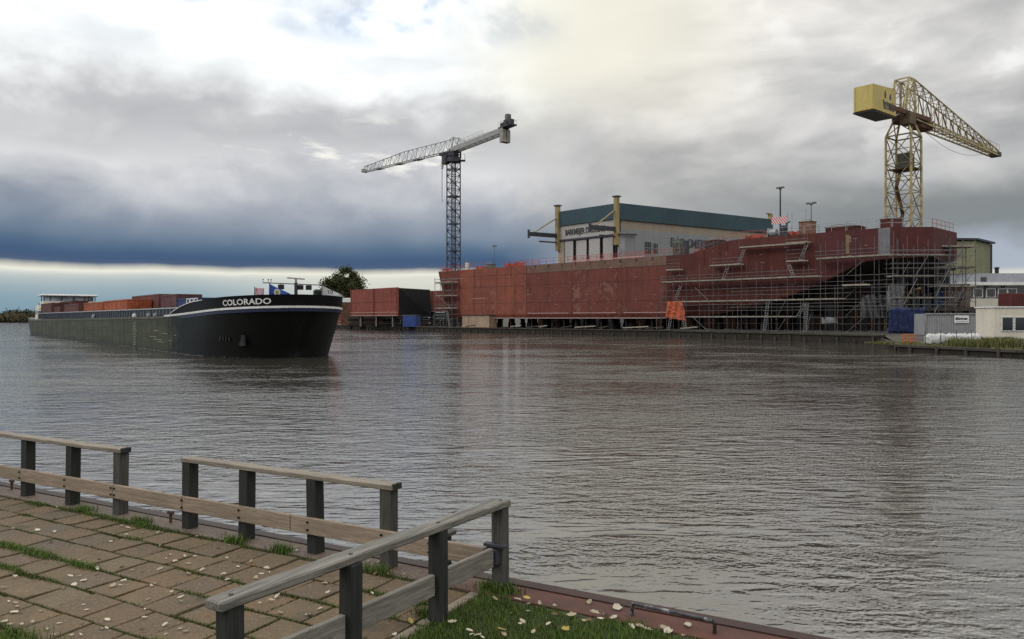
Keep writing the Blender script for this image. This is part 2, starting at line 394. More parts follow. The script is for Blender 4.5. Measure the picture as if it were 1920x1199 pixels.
# lawn beside the fence
n=90000; u=NR.uniform(-2.68,.6,n); w_=NR.uniform(-4.40,-2.2,n)
edge=-4.34+.05*np.sin(u*5)+.03*np.sin(u*13+1)+.10*np.clip((u+2.4)/2,0,1)
keep=(w_>edge+NR.uniform(-.03,.06,n)); u,w_=u[keep],w_[keep]
P=pts_uw(u,w_,np.full(len(u),.985)); dn=vnoise(P,3.0); P=P[dn+NR.uniform(-.9,.9,len(P))>-.75]
blades('grass',P,.018,.055,.0022,M['grass'])
mb=MB(); mb.add([Q(-2.66,-4.33,.990),Q(3,-4.20,.990),Q(3,4,.990),Q(-2.66,4,.990)],[(0,1,2,3)])
M['turf']=simple('turf',(.040,.055,.016),.95,0,.4,5,c2=(.06,.045,.025),bmp=.02,bscale=40)
kind(mb.build('lawn_soil',M['turf']),'structure')
# lawn corner left of the paving
n=6000; c=at(10,4.30,.985); P=np.stack([NR.normal(c.x-.16,.18,n),NR.normal(c.y-.08,.10,n),np.full(n,.99)],1)
blades('grass_corner',P,.02,.06,.0022,M['grass'])
# moss and weeds in the joints
pts=[]; gpts=[]
for r_ in range(12):
    wj=-4.285+r_*T; n=22000
    u=NR.uniform(-9.5,EDGE,n); q0=pts_uw(u,np.full(n,wj),np.full(n,.985))
    m_=vnoise(q0+r_*3.1,2.2)*.8+.5*vnoise(q0+7,6)+(.08 if r_<4 else .24)
    lush=np.clip((m_-.25)*1.4,0,1)
    ww=wj+NR.normal(0,1,n)*(.009+.020*lush); pp=pts_uw(u,ww,np.full(n,.985))
    keep=m_>NR.uniform(-.35,.75,n); g_=keep&(lush>NR.uniform(.25,1.1,n)); pts.append(pp[keep&~g_]); gpts.append(pp[g_])
    off=(r_%2)*.5*T
    for kx in range(24):
        uj=EDGE-off-kx*T; nn=170
        q=pts_uw(uj+NR.normal(0,.008,nn),wj+NR.uniform(0,T,nn),np.full(nn,.985)); mm=vnoise(q+5,2.2)
        pts.append(q[mm>NR.uniform(-.25,.9,nn)])
# denser weeds along the fence posts and the edge of the paving
n=16000; u=NR.uniform(-9.5,-2.5,n); pp=pts_uw(u,-4.31+NR.normal(0,.025,n),np.full(n,.985)); pts.append(pp[vnoise(pp+2,4)>NR.uniform(-.2,.9,n)])
n=5000; pp=pts_uw(EDGE+.02+NR.normal(0,.04,n),NR.uniform(-4.3,-2.6,n),np.full(n,.985)); pts.append(pp[vnoise(pp+1,4)>NR.uniform(-.4,.8,n)])
blades('moss',np.concatenate(pts),.006,.026,.0028,M['moss'],.9); blades('joint_grass',np.concatenate(gpts),.015,.050,.0022,M['grass'],.9)
# tufts at the foot of the fence posts
tp=[]
for (u,ww,n,s) in ((-2.60,-4.46,900,.07),(-2.72,-3.85,500,.06),(-7.06,-4.38,300,.07),(-6.22,-4.38,300,.06),(-4.5,-4.38,350,.05),(-5.0,-4.36,300,.06),(-3.55,-4.36,320,.06)):
    tp.append(pts_uw(NR.normal(u,s,n),NR.normal(ww+.03,s*.55,n),np.full(n,.985)))
blades('grass_tufts',np.concatenate(tp),.03,.09,.0022,M['grass'],.7)

# ------------------------------------------------------------------ railing along the water
M['post']=wood('post_wood',(.036,.038,.034),'z',.55)
M['post_light']=wood('post_wood_worn',(.085,.083,.072),'z',.5)
M['rail_u']=wood('rail_wood',(.285,.245,.195),'u',.45)
M['board_u']=wood('board_wood',(.31,.24,.18),'u',.6)
M['rail_w']=wood('fence_rail_wood',(.22,.205,.178),'w',.42)
M['board_w']=wood('fence_board_wood',(.24,.22,.19),'w',.55)
def uw(px,py):
    d=2610/(py-598); p=Vector(((px-960)/1450*d,d,0)); return p.dot(U),p.dot(W)
RW=-4.463
posts1=[uw(-30,912)[0],uw(58,927)[0],uw(140,944)[0],uw(228,962)[0]]
posts1=[posts1[1]-.78]+posts1[1:]
posts2=[uw(357,988)[0],uw(467,1008)[0],uw(596,1033)[0],uw(733,1060)[0]]
RH=.60
def bolt(mb,p): mb.tube(p,p+W*.012,.009,8)
def railing(name,label,us,extra=0,group='railings along the quay'):
    t=thing(name,label,'railing',Q(us[0],RW,1.0),group)
    for i,u in enumerate(us):
        mb=MB(); h=RH-.035
        tl=(R.uniform(-.018,.018),R.uniform(-.018,.018)); mb.box(Q(u,RW,1.0+h/2-.04),.098,.098,h+.08,U+V(0,0,-tl[0]),W+V(0,0,-tl[1]),V(0,0,1)+U*tl[0]+W*tl[1]); mb.build('post',M['post_light'] if i==len(us)-1 else M['post'],t,bevel=.005)
    mb=MB(); u0,u1=us[0]-.06-extra,us[-1]+.075
    seg=[u0]+[us[len(us)//2]]+[u1]
    mb.box(Q((u0+u1)/2,RW,1.0+RH-.017),u1-u0,.115,.036,U,W); mb.build('top_rail',M['rail_u'],t,bevel=.005)
    mb=MB(); mb.box(Q(us[-1]+.073,RW,1.0+RH-.012),.02,.10,.045,U,W); mb.build('rail_end',M['post'],t,bevel=.003)
    return t
rl1=railing('wooden_railing','weathered wooden railing beside the small steel pin at the left edge of the photo',posts1,3.2)
rl2=railing('wooden_railing','weathered four post wooden railing behind the corner fence on the paving edge',posts2)
# low boards run on past the gap between both railings
def lowboard(t,u0,u1,posts,m=None):
    mb=MB(); mb.box(Q((u0+u1)/2,RW+.066,1.0+.215),u1-u0-.006,.034,.125,U,W); b=mb.build('low_board',m or M['board_u'],t,bevel=.004)
    for u in posts:
        for dz in (-.028,.032): mb=MB(); bolt(mb,Q(u,RW+.083,1.215+dz)); mb.build('bolt_head',M['black'],b)
lowboard(rl1,posts1[0]-3.2,posts1[3],[posts1[1],posts1[2],posts1[3]-.02])
lowboard(rl1,posts1[3],posts2[0],[posts1[3]+.03])
CU=-2.61
lowboard(rl2,posts2[0],posts2[3]-.9,[posts2[0],posts2[1],posts2[2]-.0] if False else [posts2[0],posts2[1]])
lowboard(rl2,posts2[3]-.9,CU-.06,[posts2[2],posts2[3],posts2[3]+.42])
# short stub behind the board
st=thing('post_stub','short capped timber post standing behind the low board by the corner post','post',Q(uw(832,1079)[0],RW-.03,1.0))
su=uw(832,1079)[0]
mb=MB(); mb.box(Q(su,RW-.02,1.0+.14),.09,.09,.30,U,W); mb.build('post',M['post'],st,bevel=.004)
mb=MB(); mb.box(Q(su,RW-.02,1.0+.305),.16,.11,.03,U,W); mb.build('cap',M['post_light'],st,bevel=.004)
# fence square to the water
fn=thing('wooden_fence','grey wooden fence running from the quay corner post towards the viewer','fence',Q(CU,-4.46,1.0))
FP=[-4.475,-3.80,-3.07,-2.36]; FU=[CU,CU-.035,CU-.075,CU-.14]
for i,(w0,u0) in enumerate(zip(FP,FU)):
    mb=MB(); tl=(R.uniform(-.02,.02),R.uniform(-.015,.015)); mb.box(Q(u0,w0,1.0+.24),.088,.088,.60,U+V(0,0,-tl[0]),W+V(0,0,-tl[1]),V(0,0,1)+U*tl[0]+W*tl[1]); mb.build('post',M['post_light'] if i==0 else M['post'],fn,bevel=.005)
mb=MB(); p=Q(CU,-4.53,1.0+.562); q=Q(CU-.15,-2.27,1.0+.562); mb.bar(p,q,.115,.045); mb.build('top_rail',M['rail_w'],fn,bevel=.008)
for w0,u0 in zip(FP,FU):
    mb=MB(); c=Q(u0,w0,1.5848); mb.tube(c,c+V(0,0,.004),.011,10); mb.build('bolt_head',M['black'],fn)
for i in range(3):
    mb=MB(); p=Q(FU[i]-.0,FP[i]+.055+(.06 if i==0 else 0),1.23); q=Q(FU[i+1],FP[i+1]-.055,1.23); mb.bar(p,q,.036,.125); mb.build('low_board',M['board_w'],fn,bevel=.004)
mb=MB(); mb.box(Q(CU-.02,-4.40,1.23),.10,.07,.10,U,W); mb.box(Q(CU+.0,-4.41,1.30),.16,.05,.022,U,W); mb.build('bracket',M['steel_dark'],fn,bevel=.003)
# steel pins and grab handle on the quay
for px,py,lab in ((22,917,'small rusty T shaped steel pin left of the first railing post'),(320,979,'small rusty T shaped steel pin in the gap between the two railings')):
    u,ww=uw(px,py); t=thing('mooring_pin',lab,'mooring pin',Q(u,ww,1.0),'steel pins on the quay')
    mb=MB(); mb.tube(Q(u,ww,.98),Q(u,ww,1.075),.014,10); mb.build('stem',M['rust'],t)
    mb=MB(); mb.tube(Q(u-.035,ww,1.082),Q(u+.035,ww,1.082),.013,10); mb.build('head',M['rust'],t)
h0,h1=uw(1185,1152),uw(1340,1186)
mb=MB(); A_=Q(h0[0],h0[1],.99); B_=Q(h1[0],h1[1],.99); zt=V(0,0,.075)
pp=[A_,A_+zt*.85,A_+zt+(B_-A_)*.02,B_+zt+(A_-B_)*.02,B_+zt*.85,B_]
mb.path(pp,.011,10); M['handle']=simple('worn_bar',(.06,.06,.065),.4,.6,.5,9,c2=(.35,.35,.36))
tag(mb.build('grab_handle',M['handle'],loc=A_),'bent grey steel grab bar bolted to the red quay cap','grab bar')

# ------------------------------------------------------------------ fallen leaves
def leaf_mat(name,c,c2):
    m,nt,b=new_mat(name); co=coords(nt); oi=nt.nodes.new('ShaderNodeObjectInfo'); r=E(nt,oi.outputs['Random'])
    k=mixc(nt,r,c,c2); k=mixc(nt,noise(nt,co,60,4,.6).sstep(.45,.7)*.5,k,(.16,.12,.07)); nt.links.new(k,b.inputs['Base Color'])
    b.inputs['Roughness'].default_value=.75; b.inputs['Specular IOR Level'].default_value=.2; return m
ML=leaf_mat('leaf_pale',(.52,.48,.38),(.26,.21,.13)); MY=leaf_mat('leaf_yellow',(.50,.40,.10),(.30,.22,.06)); MBn=leaf_mat('leaf_brown',(.16,.09,.04),(.10,.06,.03))
def leaf_mesh(seed,m):
    r=random.Random(seed); n=14; vs=[(0,0,0)]; L=1; kind_=seed%3
    for i in range(n):
        t=2*math.pi*i/n; 
        if kind_==0: rr=.5*(1-.35*abs(math.sin(t)))*(1+.12*math.sin(t*5+seed))
        elif kind_==1: rr=.5*(1-.15*abs(math.sin(t)))*(1+.28*abs(math.cos(t*2.5)))*.85
        else: rr=.5*(1-.45*abs(math.sin(t)))
        rr*=r.uniform(.9,1.1); xx,yy=math.cos(t)*rr,math.sin(t)*rr
        vs.append((xx,yy,.22*yy*yy*4*r.uniform(.5,1.2)+.10*xx*xx*4*r.uniform(.2,1.0)+r.uniform(-.015,.03)))
    fs=[(0,1+i,1+(i+1)%n) for i in range(n)]
    k=len(vs); vs+=[(-.5,-.012,.02),(-.5,.012,.02),(-.85,.0,.06)]; fs+=[(k,k+1,k+2)]
    me=bpy.data.meshes.new('leaf'); me.from_pydata(vs,[],fs)
    for p in me.polygons: p.use_smooth=True
    me.materials.append(m); return me
LM=[leaf_mesh(i,ML) for i in range(6)]; LY=[leaf_mesh(i+20,MY) for i in range(3)]; LB=[leaf_mesh(i+40,MBn) for i in range(3)]
proto={}
def leaf(p,size,lab,grp,pool,cat='leaf'):
    me=R.choice(pool); key=me.name
    if key not in proto:
        proto[key]=o=bpy.data.objects.new('fallen_leaf',me)
    else: o=proto[key].copy()
    COL.objects.link(o); o.location=p; o.scale=(size,size*R.uniform(.6,.95),size)
    o.rotation_euler=(R.uniform(-.35,.35),R.uniform(-.3,.3),R.uniform(0,6.28)); tag(o,lab,cat,grp); return o
def gp(px,py,z=1.0):
    d=1450*(2.8-z)/(py-598); return Vector(((px-960)/1450*d,d,z))
seen=[(18,1126),(30,1130),(24,1150),(36,1148),(10,1101),(50,1111),(64,1076),(40,1060),(70,1050),(68,1033),(95,1016),(72,997),(100,998),(62,994),(28,990),(130,982),(122,983),(98,953),(108,949),(128,1099),(120,1106),(128,1080),(150,1050),(160,1056),(182,1050),(183,1064),(180,1073),(186,1069),(154,1092),(140,1097),(158,1136),(163,1143),(78,1145),(230,1091),(215,1100),(224,1096),(275,1143),(265,1175),(268,1160),(276,1143),(330,1112),(338,1117),(333,1122),(325,1108),(230,1060),(245,1067),(265,1071),(283,1100),(290,1095),(240,992),(207,1014),(225,983),(265,997),(320,1042),(326,1050),(318,1054),(330,1058),(310,1049),(302,1066),(350,1044),(352,1057),(363,1040),(355,1074),(376,1069),(343,975),(352,995),(425,999),(428,1024),(450,1040),(444,1066),(470,1053),(492,1078),(500,1063),(520,1085),(430,1085),(415,1080),(480,1082),(478,1088),(478,1062),(575,1064),(598,1060),(505,1074),(515,1115),(520,1120),(505,1123),(602,1140),(578,1152),(583,1152),(522,1150),(488,1132),(450,1145),(335,1180),(345,1183),(310,1170),(205,1164),(200,1180),(190,1180),(8,1163),(20,1170),(86,1180),(100,1190),(132,1190),(150,1190),(110,1170),(60,1167),(40,1172),(238,1000),(600,1082),(610,1112),(622,1098),(610,1096),(700,1062),(706,1078),(700,1112),(760,1076),(735,1058),(690,1050),(712,1052),(728,1048),(552,1027),(560,1035),(408,1030),(372,1003),(300,1000)]
for px,py in seen:
    if py-598<350: continue
    pool=LM if R.random()<.80 else LB
    leaf(gp(px+R.uniform(-4,4),py+R.uniform(-3,3),1.006),R.uniform(.026,.050),'pale dry leaf lying on the brown paving' if pool is LM else 'dark brown leaf lying on the brown paving','pale leaves on the paving' if pool is LM else 'brown leaves on the paving',pool)
for _ in range(34):
    pool=LM if R.random()<.6 else LB
    leaf(Q(R.uniform(-8.5,-2.8),R.uniform(-4.4,-2.6),1.006),R.uniform(.02,.042),'pale dry leaf lying on the brown paving' if pool is LM else 'dark brown leaf lying on the brown paving','pale leaves on the paving' if pool is LM else 'brown leaves on the paving',pool)
for px,py in [(928,1123),(970,1124),(990,1133),(988,1121),(1012,1131),(1040,1136),(1027,1163),(848,1166),(940,1180),(945,1190),(885,1190),(895,1192),(1072,1153),(1030,1170),(975,1170),(1095,1164),(1105,1163),(905,1195),(980,1165),(1040,1152),(990,1146),(880,1183),(740,1190),(835,1192),(770,1165),(820,1136),(1115,1148),(1000,1185),(1060,1180),(960,1150),(1125,1160)]:
    pool=LM if R.random()<.75 else (LY if R.random()<.6 else LB)
    leaf(gp(px,py,1.03),R.uniform(.034,.062),{0:'pale dry leaf lying on the green grass',1:'yellow leaf lying on the green grass',2:'brown leaf lying on the green grass'}[0 if pool is LM else 1 if pool is LY else 2],{0:'pale leaves on the grass',1:'yellow leaves on the grass',2:'brown leaves on the grass'}[0 if pool is LM else 1 if pool is LY else 2],pool)
for px,py in [(1105,1129),(1158,1140),(1135,1152),(1150,1158),(1245,1178),(1252,1184),(1290,1172),(1215,1180),(1200,1176),(1280,1192),(1185,1175)]:
    leaf(gp(px,py,1.006),R.uniform(.045,.07),'pale dry leaf lying on the red steel quay cap','leaves on the quay cap',LM)
# ------------------------------------------------------------------ river barge
def text_mesh(txt,size,bold=.0,shear=0):
    c=bpy.data.curves.new('t','FONT'); c.body=txt; c.size=size; c.offset=bold; c.shear=shear; c.extrude=0; c.resolution_u=3
    o=bpy.data.objects.new('t',c); COL.objects.link(o); dg=bpy.context.evaluated_depsgraph_get()
    me=bpy.data.meshes.new_from_object(o.evaluated_get(dg)); bpy.data.objects.remove(o); bpy.data.curves.remove(c)
    vs=[tuple(v.co) for v in me.vertices]; fs=[tuple(p.vertices) for p in me.polygons]; bpy.data.meshes.remove(me)
    return vs,fs
def flat_text(txt,size,org,ax,up,bold=0,thick=.03,shear=0,width=None):
    """raised lettering standing on a wall: returns MB"""
    vs,fs=text_mesh(txt,size,bold,shear); ax=Vector(ax).normalized(); up=Vector(up).normalized(); nrm=ax.cross(up)
    w_=max(v[0] for v in vs); kx=1 if width is None else width/w_
    mb=MB(); org=Vector(org)
    f3=[org+ax*v[0]*kx+up*v[1]+nrm*thick for v in vs]; mb.add(f3,fs); return mb

HH=Vector((.615,-.789,0)).normalized(); HN=Vector((.789,.615,0)).normalized()   # heading; towards the far side
S0=Vector((-88.0,140.6,0)); BW=9.6; BL=111.6
def barge(s,w_,z): p=S0+HH*s+HN*(BW/2+w_); return Vector((p.x,p.y,z))
def half(s,lvl):
    """half breadth at station s; lvl 0 waterline .. 1 deck"""
    b=BW/2
    fl=10.0-1.5*lvl; e=(BL+1.85*lvl+.15)-s
    if e<fl:
        t=max(0,min(1,1-e/fl)); b*=max(0,1-t**3.0)**.5
    if s<9:
        t=1-(s+1.5*lvl*1.6-.0)/9; t=max(0,t); b*=(1-.04*t**1.8)
    return b
def sheer(s): return 2.62+.0042*s+ (.50*((s-93)/19)**1.4 if s>93 else 0) + (.25*((6-s)/6)**1.5 if s<6 else 0)
bt=thing('cargo_barge','long olive and black river barge with COLORADO on its high black bow','barge',barge(55,0,0))
def hull_mat():
    m,nt,b=new_mat('barge_hull'); co=coords(nt)
    mp=mapping(nt,co,rot=(0,0,-math.atan2(HH.y,HH.x))); sx=nt.nodes.new('ShaderNodeSeparateXYZ'); nt.links.new(mp,sx.inputs[0]); ss=E(nt,sx.outputs[0])+55; zz=E(nt,sx.outputs[2])
    n1=noise(nt,mapping(nt,mp,(.12,1,.7)),1.5,6,.6); n2=noise(nt,mapping(nt,mp,(1,1,.15)),1.5,5,.6); n3=noise(nt,mapping(nt,mp,(.1,1,3)),1.5,5,.65)
    k=mixc(nt,n1.sstep(.3,.7),(.040,.045,.025),(.066,.068,.038)); k=mixc(nt,n2.sstep(.5,.75)*.6,k,(.024,.025,.018)); k=mixc(nt,n3.sstep(.56,.68)*.5,k,(.095,.092,.066))
    rust=noise(nt,mp,.9,6,.7); k=mixc(nt,rust.sstep(.62,.72)*.45,k,(.10,.055,.03))
    k=mixc(nt,(zz+(n1-.5)*.5).sstep(.55,.15)*.6,k,(.03,.03,.024))
    k=mixc(nt,(ss+(rust-.5)*12).sstep(94.5,100.5),k,(.0065,.0072,.0062))
    nt.links.new(k,b.inputs['Base Color']); b.inputs['Roughness'].default_value=.5; b.inputs['Specular IOR Level'].default_value=.10
    bump(nt,b,noise(nt,mapping(nt,mp,(.5,1,1)),1.2,3,.5),.35,.05); return m
st_=[-2.4,-1.6,-.8,0,1.5,3,5,7,9,12,20,35,50,65,80,90,95,98,100,101.5,103,104.5,106,107,108,109,109.8,110.5,111.1,111.6,112.1,112.6,113.0,113.3,113.48,113.57,113.6]
LV=[-.12,0,.25,.5,.75,1]
def ring(s):
    out=[]
    for lv in LV:
        l=max(lv,0); zz=lv*sheer(s)
        # stem and stern rake: clip the station by level
        se=BL+.15+1.85*l
        sst=-2.4+5.4*(1-l)
        s2=min(max(s,sst),se-.004); out.append((s2,half(s2,l),zz))
    return out
mb=MB(); nL=len(LV); rings=[ring(s) for s in st_]
vs=[]
for rg in rings:
    for s,b_,zz in rg: vs.append(barge(s,-b_,zz))
    for s,b_,zz in rg: vs.append(barge(s,b_,zz))
fs=[]; n2=2*nL
for i in range(len(rings)-1):
    for j in range(nL-1):
        fs.append((i*n2+j,i*n2+j+1,(i+1)*n2+j+1,(i+1)*n2+j)); fs.append((i*n2+nL+j,(i+1)*n2+nL+j,(i+1)*n2+nL+j+1,i*n2+nL+j+1))
for i in (0,len(rings)-1):
    for j in range(nL-1): fs.append((i*n2+j,i*n2+nL+j,i*n2+nL+j+1,i*n2+j+1))
mb.add(vs,fs); mb.build('hull',hull_mat(),bt,smooth=True)
M['barge_deck']=simple('barge_deck',(.09,.09,.085),.7,0,.3,.8,c2=(.10,.05,.035))
M['bow_black']=simple('bow_black',(.005,.005,.006),.5,0,.3,1,spec=.10); M['trim_white']=simple('trim_white',(.62,.62,.60),.5,0,.1)
mb=MB(); pts=[];
for s in st_: pts.append((barge(min(s,BL+1.99),-half(min(s,BL+1.99),1)+.03,sheer(s)-.03),barge(min(s,BL+1.99),half(min(s,BL+1.99),1)-.03,sheer(s)-.03)))
vs=[p for pr in pts for p in pr]; mb.add(vs,[(2*i,2*i+1,2*i+3,2*i+2) for i in range(len(pts)-1)]); mb.build('deck',M['barge_deck'],bt)
# bow bulwark, white stripe, blue band below it
def edge(s,sgn,out_,z): 
    s=min(s,BL+1.99); k=max(0,min(1,(s-BL+1.2)/2.6)); return barge(s+out_*k*1.3,sgn*(half(s,1)+out_*(1-.6*k)),z)
bs=[s for s in np.concatenate([np.linspace(97.2,108,14),np.linspace(108.5,113.2,14),[113.35,113.45,113.52,113.57,113.59]])]
def bulw(s): 
    t=min(1,max(0,(s-97.2)/7.5)); return .76*math.sin(t*math.pi/2)**.8+.02
def strip(sl,lo,hi,o_lo,o_hi,thick=.06):
    mb=MB()
    seq=[(s,-1) for s in sl]+[(s,1) for s in reversed(sl)]
    vs=[]
    for s,g in seq:
        vs+= [edge(s,g,o_lo,lo(s)),edge(s,g,o_hi,hi(s)),edge(s,g,o_hi-thick,hi(s)),edge(s,g,o_lo-thick,lo(s))]
    n=len(seq); fs=[]
    for i in range(n-1):
        for j in range(4): fs.append((i*4+j,i*4+(j+1)%4,(i+1)*4+(j+1)%4,(i+1)*4+j))
    fs+=[(0,1,2,3),((n-1)*4,(n-1)*4+3,(n-1)*4+2,(n-1)*4+1)]
    mb.add(vs,fs); return mb
strip(bs,lambda s:sheer(s)-.02,lambda s:sheer(s)+bulw(s),.02,.10,.05).build('bulwark',M['bow_black'],bt)
strip(bs[:12],lambda s:sheer(s)+bulw(s)-.005,lambda s:sheer(s)+bulw(s)+.05,.12,.12,.12).build('bulwark_rim',M['trim_white'],bt)
strip(bs[11:],lambda s:sheer(s)+bulw(s)-.005,lambda s:sheer(s)+bulw(s)+.05,.12,.12,.12).build('bulwark_rim',M['bow_black'],bt)
strip([95.5,96.3]+bs,lambda s:sheer(s)-.10,lambda s:sheer(s)+.05,.08,.08,.07).build('white_stripe',M['trim_white'],bt)
M['band_blue']=simple('band_blue',(.012,.018,.05),.45,0,.2)
strip(bs,lambda s:sheer(s)-.34*min(1,(s-96)/5),lambda s:sheer(s)-.075,.012,.03,.05).build('blue_band',M['band_blue'],bt)
M['rub']=simple('rub_rail',(.075,.076,.055),.6,0,.3,1)
strip([3,9,20,35,50,65,80,90,95.4],lambda s:sheer(s)-.22,lambda s:sheer(s)-.02,.05,.06,.07).build('rubbing_strake',M['rub'],bt)
# name on both bows
def s_at(px,sgn=-1):
    best=(1e9,0)
    for s in np.linspace(99,113.58,600):
        p=edge(s,sgn,.08,0); best=min(best,(abs(960+1450*p.x/p.y-px),float(s)))
    return best[1]
def bow_text(txt,s_start,sgn,size,z_off,wide):
    vs,fs=text_mesh(txt,size,.012); wmax=max(v[0] for v in vs)
    # arc-length table along the bulwark edge
    ss=np.linspace(97,113.59,1500); pts=[edge(s,sgn,.09,0) for s in ss]; L=[0]
    for p,q in zip(pts,pts[1:]): L.append(L[-1]+(q-p).length)
    L=np.array(L); l0=np.interp(s_start,ss,L); mb=MB(); out=[]
    for v in vs:
        l=l0+(v[0]*wide if sgn<0 else -v[0]*wide)
        s=float(np.interp(l,L,ss)); zz=sheer(s)+z_off+v[1]; o_=.02+.08*(zz-sheer(s))/.92+.018
        out.append(edge(s,sgn,o_,zz))
    mb.add(out,fs); return mb
bow_text('COLORADO',s_at(417),-1,.56,.20,1.30).build('bow_lettering',M['trim_white'],bt)
bow_text('COLORADO',s_at(634,1),1,.56,.20,1.30).build('bow_lettering',M['trim_white'],bt)
# anchor pocket with anchor
mb=MB(); p=barge(111.2,-2.0,1.35); mb.box(barge(110.6,-half(110.6,.4)-.02,1.25),.7,.2,.8,HH,HN); mb.box(barge(110.6,-half(110.6,.4)-.06,1.0),1.1,.16,.22,HH,HN); mb.build('anchor',M['black'],bt,bevel=.03)
M['faint']=simple('worn_mark',(.014,.014,.015),.6)
for i in range(4): mb=MB(); mb.box(barge(108.6+.32*i,-half(108.6+.32*i,.42)-.012,1.38),.2,.03,.26,HH,HN); mb.build('worn_mark',M['faint'],bt)
# draught marks and scratches
mb=MB()
for i in range(9):
    zz=.3+i*.25; mb.box(barge(84.2,-BW/2-.012,zz),.30,.02,.12,HH,HN); mb.box(barge(84.75+.16*(i%2),-BW/2-.012,zz+.1),.14,.02,.12,HH,HN)
M['mark']=simple('chalky_mark',(.32,.31,.22),.7,0,.3,4); mb.build('draught_marks',M['mark'],bt)
mb=MB()
for s,zz,l in ((93,1.0,2.8),(94.2,.82,2.0),(92.6,1.75,1.5),(97.0,1.0,.9),(95.5,1.55,1.6),(91.5,1.22,2.2),(98.6,1.45,.5)): mb.box(barge(s,-BW/2-.008,zz),l,.012,.035,HH,HN)
mb.build('hull_scratches',M['mark'],bt)
mb=MB()
for s in np.arange(7,97,5.6): mb.box(barge(s,-BW/2-.006,sheer(s)*.5),.05,.012,sheer(s)*.96,HH,HN)
mb.box(barge(52,-BW/2-.006,1.45),88,.012,.04,HH,HN); mb.build('plate_seams',simple('plate_seam',(.022,.023,.016),.6),bt)
# coaming round the hold with stanchions
M['coam']=simple('coaming',(.055,.068,.088),.55,0,.3,1); M['coam_top']=simple('coaming_rim',(.36,.38,.40),.5,0,.15)
mb=MB()
for g in (-1,1): mb.box(barge(53.5,g*(BW/2-.62),3.22),88,.10,.86,HH,HN)
for s in (9.5,97.5): mb.box(barge(s,0,3.22),.1,BW-1.3,.86,HH,HN)
mb.build('hold_coaming',M['coam'],bt)
mb=MB()
for g in (-1,1): mb.box(barge(53.5,g*(BW/2-.60),3.70),88.2,.24,.09,HH,HN)
mb.build('coaming_rim',M['coam_top'],bt)
M['brk']=simple('bracket',(.10,.115,.13),.6)
for i in range(74): mb=MB(); mb.box(barge(10.5+i*1.18,-(BW/2-.52),3.2),.09,.14,.8,HH,HN); mb.build('coaming_bracket',M['brk'],bt)
# side clutter on the gangway
for s,c in ((61.5,'steel_grey'),(82.8,'white'),(88.5,'steel_grey'),(91,'steel_grey')):
    mb=MB(); mb.box(barge(s,-(BW/2-.3),3.02),.55,.3,.42,HH,HN); mb.tube(barge(s-.2,-(BW/2-.3),3.2),barge(s+.2,-(BW/2-.3),3.3),.08); mb.build('bollard',M[c],bt,bevel=.04)
# wheelhouse aft: deckhouse, windows, wide flat roof
mb=MB(); mb.box(barge(5.6,0,3.7),5.2,8.0,2.2,HH,HN); mb.build('deckhouse',M['offwhite'],bt,bevel=.05)
mb=MB()
for g in (-1,1):
    for i in range(3): mb.box(barge(4.0+i*1.5,g*4.012,3.9),.8,.03,.7,HH,HN)
mb.build('deckhouse_windows',M['glass'],bt)
wh=[]
mb=MB(); mb.box(barge(6.2,.75,5.35),3.6,8.2,1.1,HH,HN); mb.build('wheelhouse_base',M['offwhite'],bt,bevel=.04)
mb=MB(); mb.box(barge(6.2,.75,6.34),3.3,7.5,.90,HH,HN); mb.build('wheelhouse_glass',simple('wheelhouse_pane',(.30,.34,.38),.15,0,.5,.4,c2=(.03,.035,.04)),bt)
for yv in (-3.9,-3.0,-1.2,.6,2.4,3.0,4.05):
    for xv in (-1.7,1.7): mb=MB(); mb.box(barge(6.2+xv,yv+.70,6.36),.12,.14,.96,HH,HN); mb.build('window_post',M['steel_dark'],bt)
mb=MB(); mb.box(barge(6.2,.75,6.92),4.4,9.0,.20,HH,HN); mb.box(barge(6.2,.75,7.07),4.0,8.4,.10,HH,HN); mb.build('wheelhouse_roof',M['white'],bt,bevel=.05)
mb=MB(); mb.box(barge(6.2,.75,6.79),4.2,8.7,.06,HH,HN); mb.build('roof_soffit',M['steel_dark'],bt)
# stern: white rails, stair, davit
mb=MB()
for i in range(8): mb.tube(barge(.6+i*.9,-3.4-.06*i,2.7),barge(.6+i*.9,-3.4-.06*i,3.75),.035)
for zz in (3.2,3.75): mb.tube(barge(.6,-3.4,zz),barge(6.9,-3.85,zz),.03)
mb.bar(barge(7.2,-3.9,2.7),barge(8.6,-3.9,4.2),.5,.08); mb.bar(barge(.4,-3.0,3.3),barge(.4,3.0,3.3),.1,.5); mb.build('stern_rail',M['white'],bt)
mb=MB(); mb.bar(barge(2,-3.1,3.4),barge(1.0,-3.1,5.3),.18); mb.bar(barge(1.0,-3.1,5.3),barge(-.2,-3.1,5.6),.14); mb.build('davit',M['steel_dark'],bt)
mb=MB(); mb.box(barge(3.0,-2.9,4.9),2.2,1.6,.7,HH,HN); mb.build('stern_locker',M['offwhite'],bt,bevel=.06)
